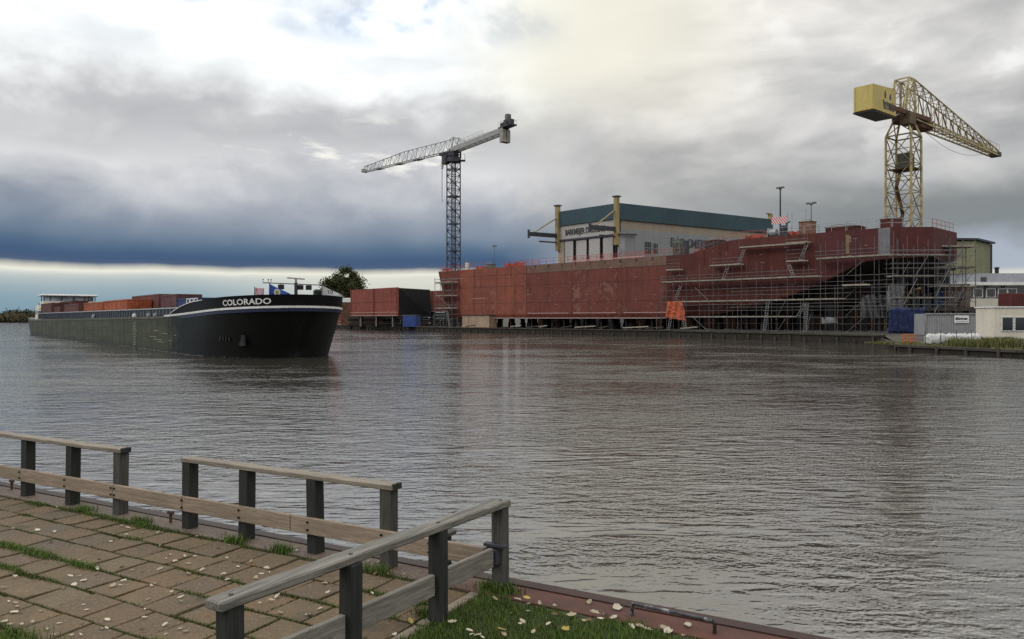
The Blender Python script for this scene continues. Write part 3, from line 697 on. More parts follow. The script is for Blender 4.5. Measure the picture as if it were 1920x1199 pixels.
# foredeck: hatch-cover gantry, rails, hatches, mast
mb=MB(); mb.box(barge(99.8,.3,3.75),2.0,6.4,.9,HH,HN); mb.build('fore_hatch',M['steel_dark'],bt,bevel=.05)
mb=MB(); mb.box(barge(105.8,.9,4.05),6.2,5.2,.5,HH,HN); mb.build('deck_cover',simple('worn_cover',(.12,.085,.075),.8,0,.35,1.5),bt,bevel=.06)
mb=MB()
for i in range(3):
    s=98.6+i*1.1; 
    for q in (0,.8): mb.tube(barge(s+q,-3.9,3.3),barge(s+q,-3.9,4.4),.035)
    mb.tube(barge(s,-3.9,4.4),barge(s+.8,-3.9,4.4),.035)
mb.build('foredeck_rail',M['white'],bt)
ms=109.4; ms0=1.0
mb=MB(); mb.bar(barge(ms,ms0,3.3),barge(ms,ms0,5.5),.20); mb.bar(barge(ms+.4,ms0+.4,3.3),barge(ms,ms0,4.8),.07); mb.bar(barge(ms+.4,ms0-.4,3.3),barge(ms,ms0,4.8),.07); mb.build('mast',M['steel_dark'],bt)
mb=MB(); mb.tube(barge(ms,ms0-2.5,5.42),barge(ms,ms0+2.1,5.36),.035); mb.build('mast_yard',M['steel_dark'],bt)
mb=MB(); mb.bar(barge(ms+.12,ms0-.72,5.83),barge(ms-.12,ms0+.72,5.78),.10,.09); mb.tube(barge(ms,ms0,5.45),barge(ms,ms0,5.82),.09,8); mb.build('radar_scanner',simple('radar_grey',(.35,.30,.29),.5),bt)
for o_ in (-1.15,1.0,.35):
    mb=MB(); mb.box(barge(ms,ms0+o_,5.15),.22,.42,.36,HH,HN); mb.tube(barge(ms,ms0+o_,5.3),barge(ms,ms0+o_,5.42),.03); mb.build('deck_lamp',M['black'],bt,bevel=.03)
for o_ in (-2.5,-2.1,-1.9): 
    mb=MB(); mb.tube(barge(ms,ms0+o_,5.42),barge(ms,ms0+o_,5.66),.018); mb.box(barge(ms,ms0+o_,5.66),.07,.07,.07,HH,HN); mb.build('antenna',M['black'],bt)
mb=MB(); mb.box(barge(ms-.4,ms0+1.9,4.6),.5,.6,.9,HH,HN); mb.build('winch',M['black'],bt,bevel=.1)
# pennants and flag on their staffs
def pennant(name,lab,s,w0,zt,h,L,m,parts,droop=.35,tri=True):
    t=thing(name,lab,'flag',barge(s,w0,3.6))
    mb=MB(); mb.tube(barge(s,w0,3.6),barge(s,w0,zt+.08),.025); mb.build('staff',M['steel_dark'],t)
    mb=MB(); n=12; vs=[]
    for i in range(n+1):
        x_=i/n; hh=h*(1-x_*.97) if tri else h
        for j in range(5):
            y_=j/4; vs.append(barge(s-.10*math.sin(x_*6+y_*1.2)-.03,w0+x_*L,zt-droop*x_-(h-hh)*.72*0-hh*y_+ (0 if not tri else -(h-hh)*.72)))
    mb.add(vs,[(i*5+j,i*5+j+1,(i+1)*5+j+1,(i+1)*5+j) for i in range(n) for j in range(4)]); fl=mb.build('cloth',m,t)
    for nm,mm,mbx in parts(s,w0,zt): mbx.build(nm,mm,fl)
    return t
def emblem(s,w0,zt):
    out=[]
    for rr,mm,o_ in ((.24,M['offwhite'],.10),(.15,simple('emblem_green',(.25,.33,.08),.7),.115)):
        c=barge(s+o_+.04,w0+.52,zt-.62); pts=[c+HN*math.cos(i*math.pi/8)*rr+V(0,0,1)*math.sin(i*math.pi/8)*rr for i in range(16)]
        out.append(('emblem',mm,MB().prism(pts,HH*.006)))
    return out
M['flag_blue']=simple('flag_blue',(.03,.07,.36),.7,0,.25,2); M['flag_white']=simple('flag_white',(.55,.54,.55),.7,0,.12,2)
M['flag_pink']=simple('flag_red_white',(.55,.38,.42),.7,0,.1,5,c2=(.42,.03,.07))
pennant('pennant','blue pennant with a round yellow green emblem on the bow of the barge',110.0,-1.25,5.35,1.10,1.75,M['flag_blue'],emblem,.05)
def tolet(s,w0,zt):
    mb=flat_text('TO',.34,barge(s+.13,w0+.35,zt-.62),HN,(0,0,1),.01,0); return [('lettering',M['black'],mb)]
pennant('pennant','white pennant lettered TO on the far side of the barge bow',109.6,3.0,5.35,1.15,1.9,M['flag_white'],tolet,.05)
pennant('small_flag','small crumpled red and white flag at the foot of the blue pennant',109.5,-2.15,5.05,.85,.70,M['flag_pink'],lambda *a:[],.05,False)
# ------------------------------------------------------------------ containers in the hold
def cmat(c): return simple('container',c,.6,0,.3,.7,c2=tuple(v*.6 for v in c),streak=.5)
def container(lab,s,w_,z,L,c,H=2.59):
    t=thing('shipping_container',lab,'container',barge(s,w_,z),'containers in the barge hold'); m=cmat(c)
    mb=MB(); B=2.44; n=int(L/.28)
    for g in (-1,1):
        vs=[]
        for i in range(n+1):
            x_=-L/2+.12+(L-.24)*i/n; d_=B/2-.03-(.045 if i%2 else 0)
            for xx in ((x_-.0),): vs+=[barge(s+xx,w_+g*d_,z+.14),barge(s+xx,w_+g*d_,z+H-.12)]
        mb.add(vs,[(2*i,2*i+1,2*i+3,2*i+2) for i in range(n)])
    mb.box(barge(s,w_,z+H-.10),L-.2,B-.12,.05,HH,HN); mb.build('body',m,t)
    mb=MB()
    for g in (-1,1):
        for zz in (z+.08,z+H-.06): mb.box(barge(s,w_+g*(B/2-.05),zz),L,.1,.14,HH,HN)
        for e_ in (-1,1): mb.box(barge(s+e_*(L/2-.06),w_+g*(B/2-.06),z+H/2),.13,.13,H,HH,HN)
    for e_ in (-1,1):
        for zz in (z+.08,z+H-.06): mb.box(barge(s+e_*(L/2-.05),w_,zz),.1,B-.2,.14,HH,HN)
    mb.build('frame',m,t)
    for e_ in (-1,1):
        for g in (-1,1):
            mb=MB(); mb.box(barge(s+e_*(L/2-.05),w_+g*.55,z+H/2),.06,1.06,H-.3,HH,HN)
            for q in (-.2,.2): mb.tube(barge(s+e_*(L/2-.005),w_+g*.55+q,z+.2),barge(s+e_*(L/2-.005),w_+g*.55+q,z+H-.2),.02)
            mb.build('door' if e_>0 else 'end_panel',m,t)
RD=(.085,.026,.023); OR=(.30,.072,.022); BR=(.105,.032,.024); BL_=(.02,.035,.115)
w1=-2.62; w2=-.08; w3=2.46; w4=4.0
container('dark red shipping container farthest aft on the near side of the barge',15.5,w1,2.75,12.19,RD)
container('dark red shipping container stacked low behind the farthest aft one',27.5,w1,2.0,6.06,(.085,.026,.022))
container('red brown shipping container just aft of the orange ones on the barge',40.5,w1,2.25,12.19,BR)
container('bright orange shipping container next to the red brown one on the barge',57.0,w1,2.22,12.19,OR)
container('bright orange shipping container nearest the bow on the barge',70.0,w1,2.26,12.19,(.33,.075,.022))
container('long maroon shipping container behind the orange ones on the barge',72.5,w2,2.80,12.19,(.12,.04,.03))
container('maroon shipping container next to the blue one on the barge',82.4,w2,2.62,6.06,(.10,.036,.036))
container('dark blue shipping container nearest the bow of the barge',88.6,w2,2.15,6.06,BL_)
container('dark red shipping container behind the aft stack near the wheelhouse',17.5,w2,3.1,12.19,(.10,.028,.025))
container('rusty red shipping container in the far row amidships on the barge',62.0,w3,2.6,12.19,(.10,.034,.028))
# foam where the bow parts the water
def foam_mat():
    m,nt,b=new_mat('foam'); co=coords(nt); b.inputs['Base Color'].default_value=(.6,.6,.58,1); b.inputs['Roughness'].default_value=.6
    n=noise(nt,co,3.4,7,.75,.6); nt.links.new((n.sstep(.50,.68)*.75).k,b.inputs['Alpha']); return m
mb=MB(); n=90; vs=[]
for i in range(n+1):
    s=78+i*(BL-78.7)/n; hb=half(s,0)
    for g in (0,.5): 
        p=barge(s,-hb-.0-g*(.7+.2*math.sin(i*.37)),.015+.05*(1-g)); vs.append(p)
mb.add(vs,[(2*i,2*i+1,2*i+3,2*i+2) for i in range(n)]); kind(mb.build('foam',foam_mat()),'stuff')
# ------------------------------------------------------------------ far bank and yard ground
GZ=.9
QP=[(-2400,1500),(-700,600),(-371,560),(-330,540),(-110,320),(-45.7,214),(-12.3,162),(24,120),(40.6,84.2),(33.2,66),(35.8,54.5),(46,34),(90,-25),(160,-120)]
M['mud']=simple('yard_mud',(.050,.043,.034),.95,0,.35,.3,c2=(.075,.066,.052))
mb=MB(); BANKZ=.45
QZ=[GZ]*9+[BANKZ]*5
for i in range(len(QP)-1):
    (x0,y0),(x1,y1)=QP[i],QP[i+1]; rings=[]
    for (x_,y_),z_ in (((x0,y0),QZ[i]),((x1,y1),QZ[i+1])):
        k=3000/math.hypot(x_,y_); rings.append([(x_,y_,z_),(x_*1.16,y_*1.16,z_+(.12 if z_<GZ else 0)),(x_*1.32,y_*1.32,GZ),(x_*k,y_*k,GZ)])
    for a_ in range(3): mb.add([rings[0][a_],rings[1][a_],rings[1][a_+1],rings[0][a_+1]],[(0,1,2,3)])
kind(mb.build('yard_ground',M['mud']),'structure')
M['bank']=simple('bank_timber',(.022,.018,.014),.9,0,.4,1.2,c2=(.035,.032,.02),bmp=.05,bscale=3)
def quay_edge(lab,pts,name='quay_wall',z=GZ):
    t=thing(name,lab,'quay wall',(*pts[0],0))
    mb=MB(); mc=MB(); mp=MB()
    for (x0,y0),(x1,y1) in zip(pts,pts[1:]):
        p=Vector((x0,y0,0)); q=Vector((x1,y1,0)); L=(q-p).length; d=(q-p).normalized(); nr=Vector((d.y,-d.x,0))
        if nr.dot(-p)<0: nr=-nr
        mb.bar(p+nr*.1+V(0,0,z*.5-.4),q+nr*.1+V(0,0,z*.5-.4),.2,z+.7)
        mc.bar(p+nr*.12+V(0,0,z+.06),q+nr*.12+V(0,0,z+.06),.5,.2)
        n=int(L/2.4)
        for i in range(n):
            c=p+d*(i+.5)*L/n+nr*.32; hh=R.uniform(.15,.6); mp.tube(c+V(0,0,-.5),c+V(0,0,hh+.2),.14,7)
    mb.build('planking',M['bank'],t); mc.build('coping',simple('coping',(.050,.043,.032),.9,0,.4,.8),t); mp.build('piles',M['timber'],t)
    return t
quay_edge('dark timber quay edge of the shipyard under the red hull',[QP[4],QP[5],QP[6],QP[7],QP[8]])
quay_edge('low dark bank wall below the weeds and the cream cabin',[QP[8],QP[9],QP[10],QP[11]],z=BANKZ)

# ------------------------------------------------------------------ ship hull under construction
HA=Vector((-11.4,165,0)); HD=Vector((.695,-.718,0)).normalized(); HP=Vector((.718,.695,0)).normalized(); HB=17.6
def hp(s,w_,z): p=HA+HD*s+HP*w_; return Vector((p.x,p.y,z))
def HS(px,w_=0.0):
    """station whose bearing is px, on the plane w_ metres off the near side"""
    t=(px-960)/1450; b=HA+HP*w_; return (t*b.y-b.x)/(HD.x-t*HD.y)
def dist(s,w_=0): return hp(s,w_,0).y
def HZ(px,py,w_=0): s=HS(px,w_); return s,hz(py,dist(s,w_))
sh=thing('ship_hull','huge rust red ship hull under construction standing on blocks along the far quay','ship',hp(40,HB/2,GZ))
def primer(name,c,c2,patch=.0,pc=(.30,.14,.10)):
    m,nt,b=new_mat(name); co=coords(nt); mp=mapping(nt,co,rot=(0,0,-math.atan2(HD.y,HD.x)))
    n1=noise(nt,mp,.22,6,.6); n2=noise(nt,mapping(nt,mp,(1.4,1.4,.10)),1.0,6,.62); n3=noise(nt,mp,1.3,7,.68); n4=noise(nt,mapping(nt,mp,(.25,1,2.2)),.8,5,.6)
    k=mixc(nt,n1.sstep(.35,.65),c,c2); k=mixc(nt,n2.sstep(.50,.70)*.7,k,tuple(v*.42 for v in c)); n7=noise(nt,mapping(nt,mp,(.33,1,.36)),1.0,1,.3); k=mixc(nt,n7.sstep(.47,.50)*.22,k,tuple(min(1,v*1.5) for v in c2)); k=mixc(nt,n4.sstep(.55,.7)*.25,k,tuple(v*.55 for v in c2))
    if patch: k=mixc(nt,(n3*.6+n1*.4).sstep(.52,.60)*patch,k,pc)
    nt.links.new(k,b.inputs['Base Color']); b.inputs['Roughness'].default_value=.72; b.inputs['Specular IOR Level'].default_value=.2
    bump(nt,b,noise(nt,mp,.55,3,.5),.5,.10); return m
def top(s): 
    t=min(1,max(0,(s-56.5)/9.0)); t=t*t*(3-2*t); return 13.15+t*1.72
def knuck(s):
    return float(np.interp(s,[56,63,67.5,71.5,75.7,79,82,85,92],[2.75,3.4,4.2,5.2,6.5,7.8,9.3,10.5,11.0]))
def keel(s): return 2.75+max(0,(s-68)/20)**1.5*4.2
def inset(s):
    """how far the side is pulled in from the full breadth (stern corner cut off)"""
    return 0 if s<88.2 else (s-88.2)/3.75*3.9
def section(s0,s1,m,name,label=None,wcap=(0,0)):
    n=max(2,int((s1-s0)/1.5)); K=12; rows=[]
    for i in range(n+1):
        s=s0+(s1-s0)*i/n; zt=top(s); zk=knuck(s); kl=keel(s); ins=inset(s); a=max(0,(s-54)/34); a=min(a,1)
        bil=.9*(1-a)
        prof=[(0,zt),(0,zk+bil),(bil*.3,zk+bil*.3),(bil+a*4.6,zk*(1-a*.32)+kl*a*.32),(bil+a*6.4+.02,kl+.6*a),(HB/2,kl)]
        rake=lambda z_: s+(3.3*(1-(z_-2.75)/10.4)*max(0,1-(s+6.9)/7.0) if s<.1 else 0)
        rows.append([hp(rake(z_),min(HB/2,w_+ins),z_) for w_,z_ in prof]+[hp(rake(z_),HB-min(HB/2,w_+ins),z_) for w_,z_ in reversed(prof)])
    vs=[p for r_ in rows for p in r_]
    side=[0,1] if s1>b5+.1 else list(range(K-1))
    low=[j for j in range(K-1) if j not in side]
    fs=[(i*K+j,i*K+j+1,(i+1)*K+j+1,(i+1)*K+j) for i in range(n) for j in side]
    if wcap[0]: fs.append(tuple(range(K)))
    if wcap[1]: fs.append(tuple(n*K+j for j in (0,1,2,9,10,11)))
    o=MB().add(vs,fs).build(name,m,sh)
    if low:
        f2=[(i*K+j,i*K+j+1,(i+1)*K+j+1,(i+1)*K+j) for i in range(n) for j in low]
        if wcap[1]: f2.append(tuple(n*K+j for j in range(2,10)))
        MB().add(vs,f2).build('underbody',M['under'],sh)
    return o
b5=HS(1250); M['under']=simple('underbody_shade',(.032,.018,.016),.75,0,.4,.5,c2=(.055,.024,.019))  # dark underbody tone holds the shade below the stern overhang
P_A=primer('primer_orange',(.225,.074,.046),(.185,.056,.038),.30,(.29,.125,.082))
P_A2=primer('primer_orange2',(.210,.070,.046),(.170,.052,.037),.45,(.29,.13,.085))
P_B=primer('primer_red',(.155,.047,.036),(.125,.039,.032),.3,(.20,.088,.062))
P_C=primer('primer_red_patchy',(.150,.046,.035),(.120,.038,.031),.55,(.25,.135,.10))
P_D=primer('primer_aft_dimmed',(.100,.029,.024),(.080,.025,.022),.15,(.12,.058,.046))  # darker aft red, with the weaker light at this end painted in
P_E=primer('primer_stern_dimmed',(.088,.026,.025),(.070,.022,.022),.15,(.11,.05,.044))  # stern red, likewise lowered in colour for the dimmer light here
b0=HS(890); b1=HS(932); b2=HS(987); b3=HS(1072); b4=HS(1165); b5=HS(1250)
cuts=[(-6.9,0,P_B),(0,b0,P_A),(b0,b1,P_A2),(b1,b2,P_A),(b2,b3,P_B),(b3,b4,P_C),(b4,b5,P_B),(b5,66,P_D),(66,78,P_D),(78,88.2,P_E)]
for i,(s0,s1,m) in enumerate(cuts): section(s0,s1,m,'hull_section',wcap=(i==0,0))
section(88.2,91.95,P_E,'stern_section',wcap=(0,1))
# deck sheet
mb=MB(); vs=[]; ss=list(np.linspace(-6.85,88.2,60))+[91.9]
for s in ss: vs+=[hp(s,inset(s)+.05,top(s)-.06),hp(s,HB-inset(s)-.05,top(s)-.06)]
mb.add(vs,[(2*i,2*i+1,2*i+3,2*i+2) for i in range(len(ss)-1)]); mb.build('deck',M['rust'],sh)
# unpainted sheer strake, block joints, plate seams, pale masking lines
M['bare']=simple('bare_plate',(.150,.088,.064),.75,0,.2,.5,streak=.45,c2=(.14,.06,.045))
M['seam']=simple('weld_seam',(.060,.028,.022),.8,0,.3,1); M['pale_line']=simple('pale_line',(.42,.30,.27),.7,0,.15)
mb=MB(); vs=[]; ss=np.linspace(b2+.15,b5-.1,24)
for s in ss: vs+=[hp(s,-.012,top(s)-.02),hp(s,-.012,top(s)-1.55)]
mb.add(vs,[(2*i,2*i+1,2*i+3,2*i+2) for i in range(len(ss)-1)]); mb.build('sheer_strake',M['bare'],sh)
mb=MB()
for s in (0.3,b0,b1,b2,b3,b4,b5,66.0,78.0,88.1): mb.bar(hp(s,-.012,knuck(s)+.9*(s<56)),hp(s,-.012,top(s)-.02),.012,.11,up=HD)
for z_,s0,s1 in ((5.9,0,b5),(9.3,0,b5),(11.6,0,b5),(12.35,b5,60)): mb.bar(hp(s0,-.011,z_),hp(s1,-.011,z_),.012,.06)
for s in np.arange(3,53,3.3): 
    if R.random()<.6: z0=R.choice([3.4,5.9,9.3]); mb.bar(hp(s,-.010,z0),hp(s,-.010,z0+R.choice([2.4,3.2])),.010,.04,up=HD)
mb.build('weld_seams',M['seam'],sh)
mb=MB()
for s0,s1 in ((b2+.3,b3-.8),(b3+.3,b4-1.2),(b4+.5,b5)): mb.bar(hp(s0,-.014,3.85),hp(s1,-.014,3.85),.012,.10)
mb.bar(hp(7,-.02,2.92),hp(b5,-.02,2.92),.02,.14); mb.bar(hp(4.4,-.014,7.0),hp(8.6,-.014,7.0),.012,.07)
mb.bar(hp(-3,-.014,11.4),hp(2.4,-.014,11.4),.012,.05)
mb.build('pale_lines',M['pale_line'],sh)
mb=MB()
for _ in range(70):
    s=R.uniform(1,86); z_=R.uniform(max(3.3,knuck(s)+1),top(s)-.8); L=R.uniform(.2,.9)
    if R.random()<.6: mb.bar(hp(s,-.013,z_),hp(s+L,-.013,z_+R.uniform(-.1,.1)),.010,.05)
    else: mb.bar(hp(s,-.013,z_),hp(s,-.013,z_+L),.010,.05,up=HD)
mb.build('chalk_marks',simple('chalk',(.36,.28,.24),.8,0,.3,3),sh)
# grey upright plates at the stern corner and lifting lugs
mb=MB(); mb.box(hp(87.2,-.012,13.0),1.5,.02,3.6,HD,HP); mb.build('grey_plate',simple('grey_plate',(.15,.15,.16),.6,0,.2,1),sh)
mb=MB(); mb.box(hp(82.4,-.012,13.0),.5,.02,2.6,HD,HP); mb.build('stained_plate',simple('stain',(.17,.13,.07),.8,0,.3,2),sh)
mb=MB()
for s in np.arange(b2+2.5,b5,3.4): mb.box(hp(s,-.05,top(s)-.35),.16,.1,.5,HD,HP)
mb.build('lugs',M['seam'],sh)
# guard rails on deck: one length per bay group
def guard(s0,s1,w_,m,hgt=1.1,net=False,pitch=1.6,zoff=0):
    n=max(1,int((s1-s0)/pitch)); mb=MB()
    P=[hp(s0+(s1-s0)*i/n,w_,top(s0+(s1-s0)*i/n)+zoff) for i in range(n+1)]
    for p in P: mb.tube(p-V(0,0,.1),p+V(0,0,hgt),.035,5)
    for h in (hgt*.5,hgt):
        for p,q in zip(P,P[1:]): mb.tube(p+V(0,0,h),q+V(0,0,h),.032,5)
    return mb.build('guard_rail',m,sh)
for s0,s1 in ((-6.5,3),(3.2,9),(14,20),(20,31),(31,43),(43,50),(50.4,56)): guard(s0,s1,.25,M['guard_red'])
for s0,s1 in ((14,21),(31,47)): guard(s0,s1,2.8,M['guard_red'])
mb=MB()
for s0,s1 in ((b3-1,b5-4.5),): mb.bar(hp(s0,.24,13.35),hp(s1,.24,13.35),.05,.16)
mb.build('toe_board',simple('pale_red_toe',(.52,.27,.24),.7),sh)
for s0,s1 in ((70.5,76),(76.2,82),(82.2,88)): guard(s0,s1,.3,M['steel_grey'],1.25)
guard(72,87,3.2,M['steel_grey'],1.3)
guard(58,70,.3,M['guard_red'])
def guard_pts(P,m,hgt=1.15):
    mb=MB()
    for p in P: mb.tube(p,p+V(0,0,hgt),.035,5)
    for h in (hgt*.5,hgt):
        for p,q in zip(P,P[1:]): mb.tube(p+V(0,0,h),q+V(0,0,h),.032,5)
    mb.build('guard_rail',m,sh)
guard_pts([hp(88.2+i*.9,.2+i*.94,top(89)) for i in range(5)],M['steel_grey'])
guard_pts([hp(91.8,4.1+i*1.7,top(89)) for i in range(6)],M['guard_red'])
# red netting and tarpaulins lashed along the deck edge
def net_strip(s0,s1,w_,h0,h1,m,name):
    mb=MB(); n=int((s1-s0)/.35)+2; vs=[]
    for i in range(n+1):
        s=s0+(s1-s0)*i/n; vs+=[hp(s,w_+R.uniform(-.08,.08),top(s)+h0),hp(s,w_+R.uniform(-.1,.1),top(s)+h1+R.uniform(-.12,.12))]
    mb.add(vs,[(2*i,2*i+1,2*i+3,2*i+2) for i in range(n)]); o=mb.build(name,m,sh); return o
net_strip(-6.2,-3.2,.5,.1,.6,M['net_red'],'safety_net'); net_strip(4.5,7.5,.9,.1,.6,M['net_red'],'safety_net'); net_strip(13.5,19,.9,.05,.75,M['net_red'],'safety_net')
net_strip(57.5,60.0,.9,.0,.35,M['net_red'],'safety_net'); net_strip(66.5,69.5,.9,.0,.5,M['net_red'],'safety_net'); net_strip(72.3,75.2,1.0,.0,.6,M['net_red'],'safety_net')

# ------------------------------------------------------------------ things standing on the deck
def deckbox(name,lab,cat,px,py0,py1,wpx,w_,m,lid=None,grp=None,extra=None):
    s=HS(px,w_); d=dist(s,w_); z0=top(s); z1=hz(py0,d); L=wpx*d/1450*1.25
    t=thing(name,lab,cat,hp(s,w_,z0),grp)
    mb=MB(); mb.box(hp(s,w_,(z0+z1)/2-.06),L,L*.8,z1-z0,HD,HP); mb.build('body',m,t,bevel=.05)
    mb=MB(); mb.box(hp(s,w_,z1),L*1.06,L*.86,.14,HD,HP); mb.build('lid',lid or m,t,bevel=.03)
    if extra: extra(t,s,d,z0,z1,L)
    return t
M['gen_grey']=simple('machine_grey',(.11,.12,.11),.6,0,.3,1.5); M['brickish']=simple('rusty_block',(.20,.10,.065),.85,0,.35,1.5)
def gen_x(t,s,d,z0,z1,L):
    mb=MB()
    for i in range(4): mb.box(hp(s-L*.3+i*L*.2,-.0+1.2-L*.4-.01,(z0+z1)/2),L*.08,.03,(z1-z0)*.6,HD,HP)
    mb.build('grille',M['black'],t)
    mb=MB(); mb.tube(hp(s,1.2,z1),hp(s,1.2,z1+.5),.08); mb.build('exhaust',M['steel_dark'],t)
deckbox('generator','tall grey generator on the deck above the orange netting','generator',1271,450,470,13,1.2,M['gen_grey'],None,None,gen_x)
def small_x(t,s,d,z0,z1,L):
    mb=MB(); mb.tube(hp(s-L*.3,1.2,z1),hp(s-L*.3,1.2,z1+.35),.05); mb.tube(hp(s+L*.3,1.2,z1),hp(s+L*.3,1.2,z1+.35),.05); mb.tube(hp(s-L*.3,1.2,z1+.35),hp(s+L*.3,1.2,z1+.35),.05); mb.build('handle',M['steel_grey'],t)
deckbox('welding_cabinet','small dark welding cabinet beside the tall grey generator','cabinet',1287,453,470,7,1.2,M['steel_dark'],None,None,small_x)
deckbox('deck_hatch','dark hatch trunk on the red deck right of the generator','hatch',1341,452,463,24,1.6,M['steel_dark'],M['rust'],None,small_x)
deckbox('ventilation_trunk','square rusty ventilation trunk below the second lamp mast','vent trunk',1514,417,441,20,1.6,M['brickish'],M['rust'],None,small_x)
deckbox('hatch_coaming','dark red hatch coaming at the stern below the yellow crane','hatch',1672,412,424,26,2.2,P_D,M['rust'],None,small_x)
deckbox('deck_locker','long low red locker on the deck left of the yellow crane','locker',1585,427,434,45,2.6,P_D,M['rust'],None,small_x)
deckbox('cable_drum_box','small pale box at the bow end of the red deck','box',876,492,507,5,1.4,M['offwhite'],M['steel_dark'],None,small_x)
deckbox('compressor','dark low compressor at the bow end of the red deck','compressor',920,496,504,12,1.6,M['gen_grey'],None,None,small_x)
# winch
s=HS(1462,1.2); wn=thing('deck_winch','grey winch with a round drum on the deck below the striped barrier','winch',hp(s,1.2,top(s)))
mb=MB(); mb.tube(hp(s-1.5,.9,top(s)+.62),hp(s-.3,.9,top(s)+.62),.55,14); mb.tube(hp(s-1.55,.9,top(s)+.62),hp(s-1.45,.9,top(s)+.62),.68,14); mb.build('drum',M['steel_grey'],wn)
mb=MB(); mb.box(hp(s,1.2,top(s)+.18),3.2,1.3,.36,HD,HP); mb.box(hp(s+.6,1.2,top(s)+.9),.7,.9,1.4,HD,HP); mb.build('frame',M['steel_dark'],wn,bevel=.04)
mb=MB(); mb.tube(hp(s+1.2,1.0,top(s)+.3),hp(s+1.2,1.0,top(s)+1.9),.10); mb.tube(hp(s+1.2,1.0,top(s)+1.9),hp(s+1.7,1.0,top(s)+2.1),.10); mb.build('lever',M['steel_dark'],wn)
# striped barrier panel on legs
s,zb=HZ(1461,420,1.5); 
def stripe_mat():
    m,nt,b=new_mat('red_white_stripes'); co=coords(nt); sx=nt.nodes.new('ShaderNodeSeparateXYZ'); nt.links.new(mapping(nt,co,rot=(0,0,-math.atan2(HD.y,HD.x))),sx.inputs[0])
    f=(E(nt,sx.outputs[0])*2.6+E(nt,sx.outputs[2])*2.0)._m('FRACT'); k=mixc(nt,f.sstep(.48,.52),(.62,.60,.58),(.50,.07,.06)); nt.links.new(k,b.inputs['Base Color']); b.inputs['Roughness'].default_value=.7; return m
br=thing('barrier_panel','red and white striped barrier panel raised above the deck winch','barrier',hp(s,1.5,top(s)))
z1=hz(407,dist(s,1.5)); mb=MB(); mb.box(hp(s,1.5,(zb+z1)/2),2.4,.06,z1-zb,HD,HP); mb.build('panel',stripe_mat(),br)
mb=MB()
for q in (-1.0,1.0): mb.tube(hp(s+q,1.55,top(s)),hp(s+q,1.55,zb),.05)
mb.build('legs' if False else 'stand',M['steel_grey'],br)
# lamp masts
def lampmast(lab,px,pyt,w_,r,head,base=None):
    s=HS(px,w_); d=dist(s,w_); zt=hz(pyt,d); z0=base if base is not None else top(s)
    t=thing('lamp_mast',lab,'lamp mast',hp(s,w_,z0),'lamp masts in the yard')
    mb=MB(); mb.tube(hp(s,w_,z0),hp(s,w_,zt),r,8,r*.7); mb.build('pole',M['steel_dark'],t)
    mb=MB(); mb.tube(hp(s,w_,zt-.25),hp(s,w_,zt),.22,8)
    for q in head: mb.box(hp(s+q,w_,zt+.05),.55,.5,.22,HD,HP); mb.tube(hp(s,w_,zt-.1),hp(s+q,w_,zt),.05)
    mb.build('lamp_head',M['gen_grey'],t)
lampmast('tall lamp mast rising behind the red and white striped barrier',1463,353,9,.16,(-.3,.3))
lampmast('shorter lamp mast with twin heads above the ventilation trunk',1521,382,9,.07,(-.45,.45))
lampmast('faint distant lamp mast against the dark cloud right of the grey crane',927,462,34,.05,(-.45,.45),GZ)
def rod(lab,px,pyt,w_):
    s=HS(px,w_); z0=top(s); zt=hz(pyt,dist(s,w_)); t=MB(); t.tube(hp(s,w_,z0),hp(s,w_,zt),.04,6); t.box(hp(s,w_,z0+.04),.3,.3,.08,HD,HP); tag(t.build('steel_rod',M['steel_grey'],loc=hp(s,w_,z0)),lab,'rod','upright rods on the deck')
rod('thin upright steel rod just right of the striped barrier',1477,401,3); rod('thin upright steel rod midway between the barrier and the vent trunk',1485,400,3); rod('thin upright steel rod right behind the vent trunk',1511,393,3)

# ------------------------------------------------------------------ blocks under the hull
M['old_concrete']=simple('old_concrete',(.11,.10,.09),.9,0,.3,1)
def prop_block(s,w_,kd,i):
    zt=keel(s)-.0
    t=thing('keel_block','stack of timber and concrete carrying the red hull above the quay','support block',hp(s,w_,GZ),'support blocks under the hull') 
    mb=MB(); mb.box(hp(s,w_,GZ+.55),.9,.9,1.1,HD,HP); mb.build('concrete_base',M['old_concrete'] if i%3==0 else M['timber'],t,bevel=.03)
    mb=MB(); mb.box(hp(s,w_,(GZ+1.1+zt)/2),.7,.7,zt-GZ-1.1,HD,HP); mb.build('timber_cap',M['timber'],t,bevel=.03); return t
def prop_post(s,w_):
    zt=keel(s); mb=MB(); mb.tube(hp(s,w_,GZ),hp(s,w_,zt),.13,8); mb.box(hp(s,w_,GZ+.05),.55,.55,.1,HD,HP); mb.box(hp(s,w_,zt-.06),.5,.5,.12,HD,HP)
    return tag(mb.build('support_post',M['steel_dark'] if R.random()<.6 else M['rust'],loc=hp(s,w_,GZ)),'thin steel post propping the bottom of the red hull','post','support posts under the hull')
for i,s in enumerate(np.arange(7,80,3.6)): prop_block(s,HB/2,0,i)
for i,s in enumerate(np.arange(8,72,4.3)): prop_block(s+R.uniform(-.4,.4),4.4,1,i+1)
for i,s in enumerate(np.arange(9,70,5.1)): prop_block(s,HB-4.4,1,i+2)
for s in np.arange(8.5,60,2.9): prop_post(s+R.uniform(-.5,.5),1.7)
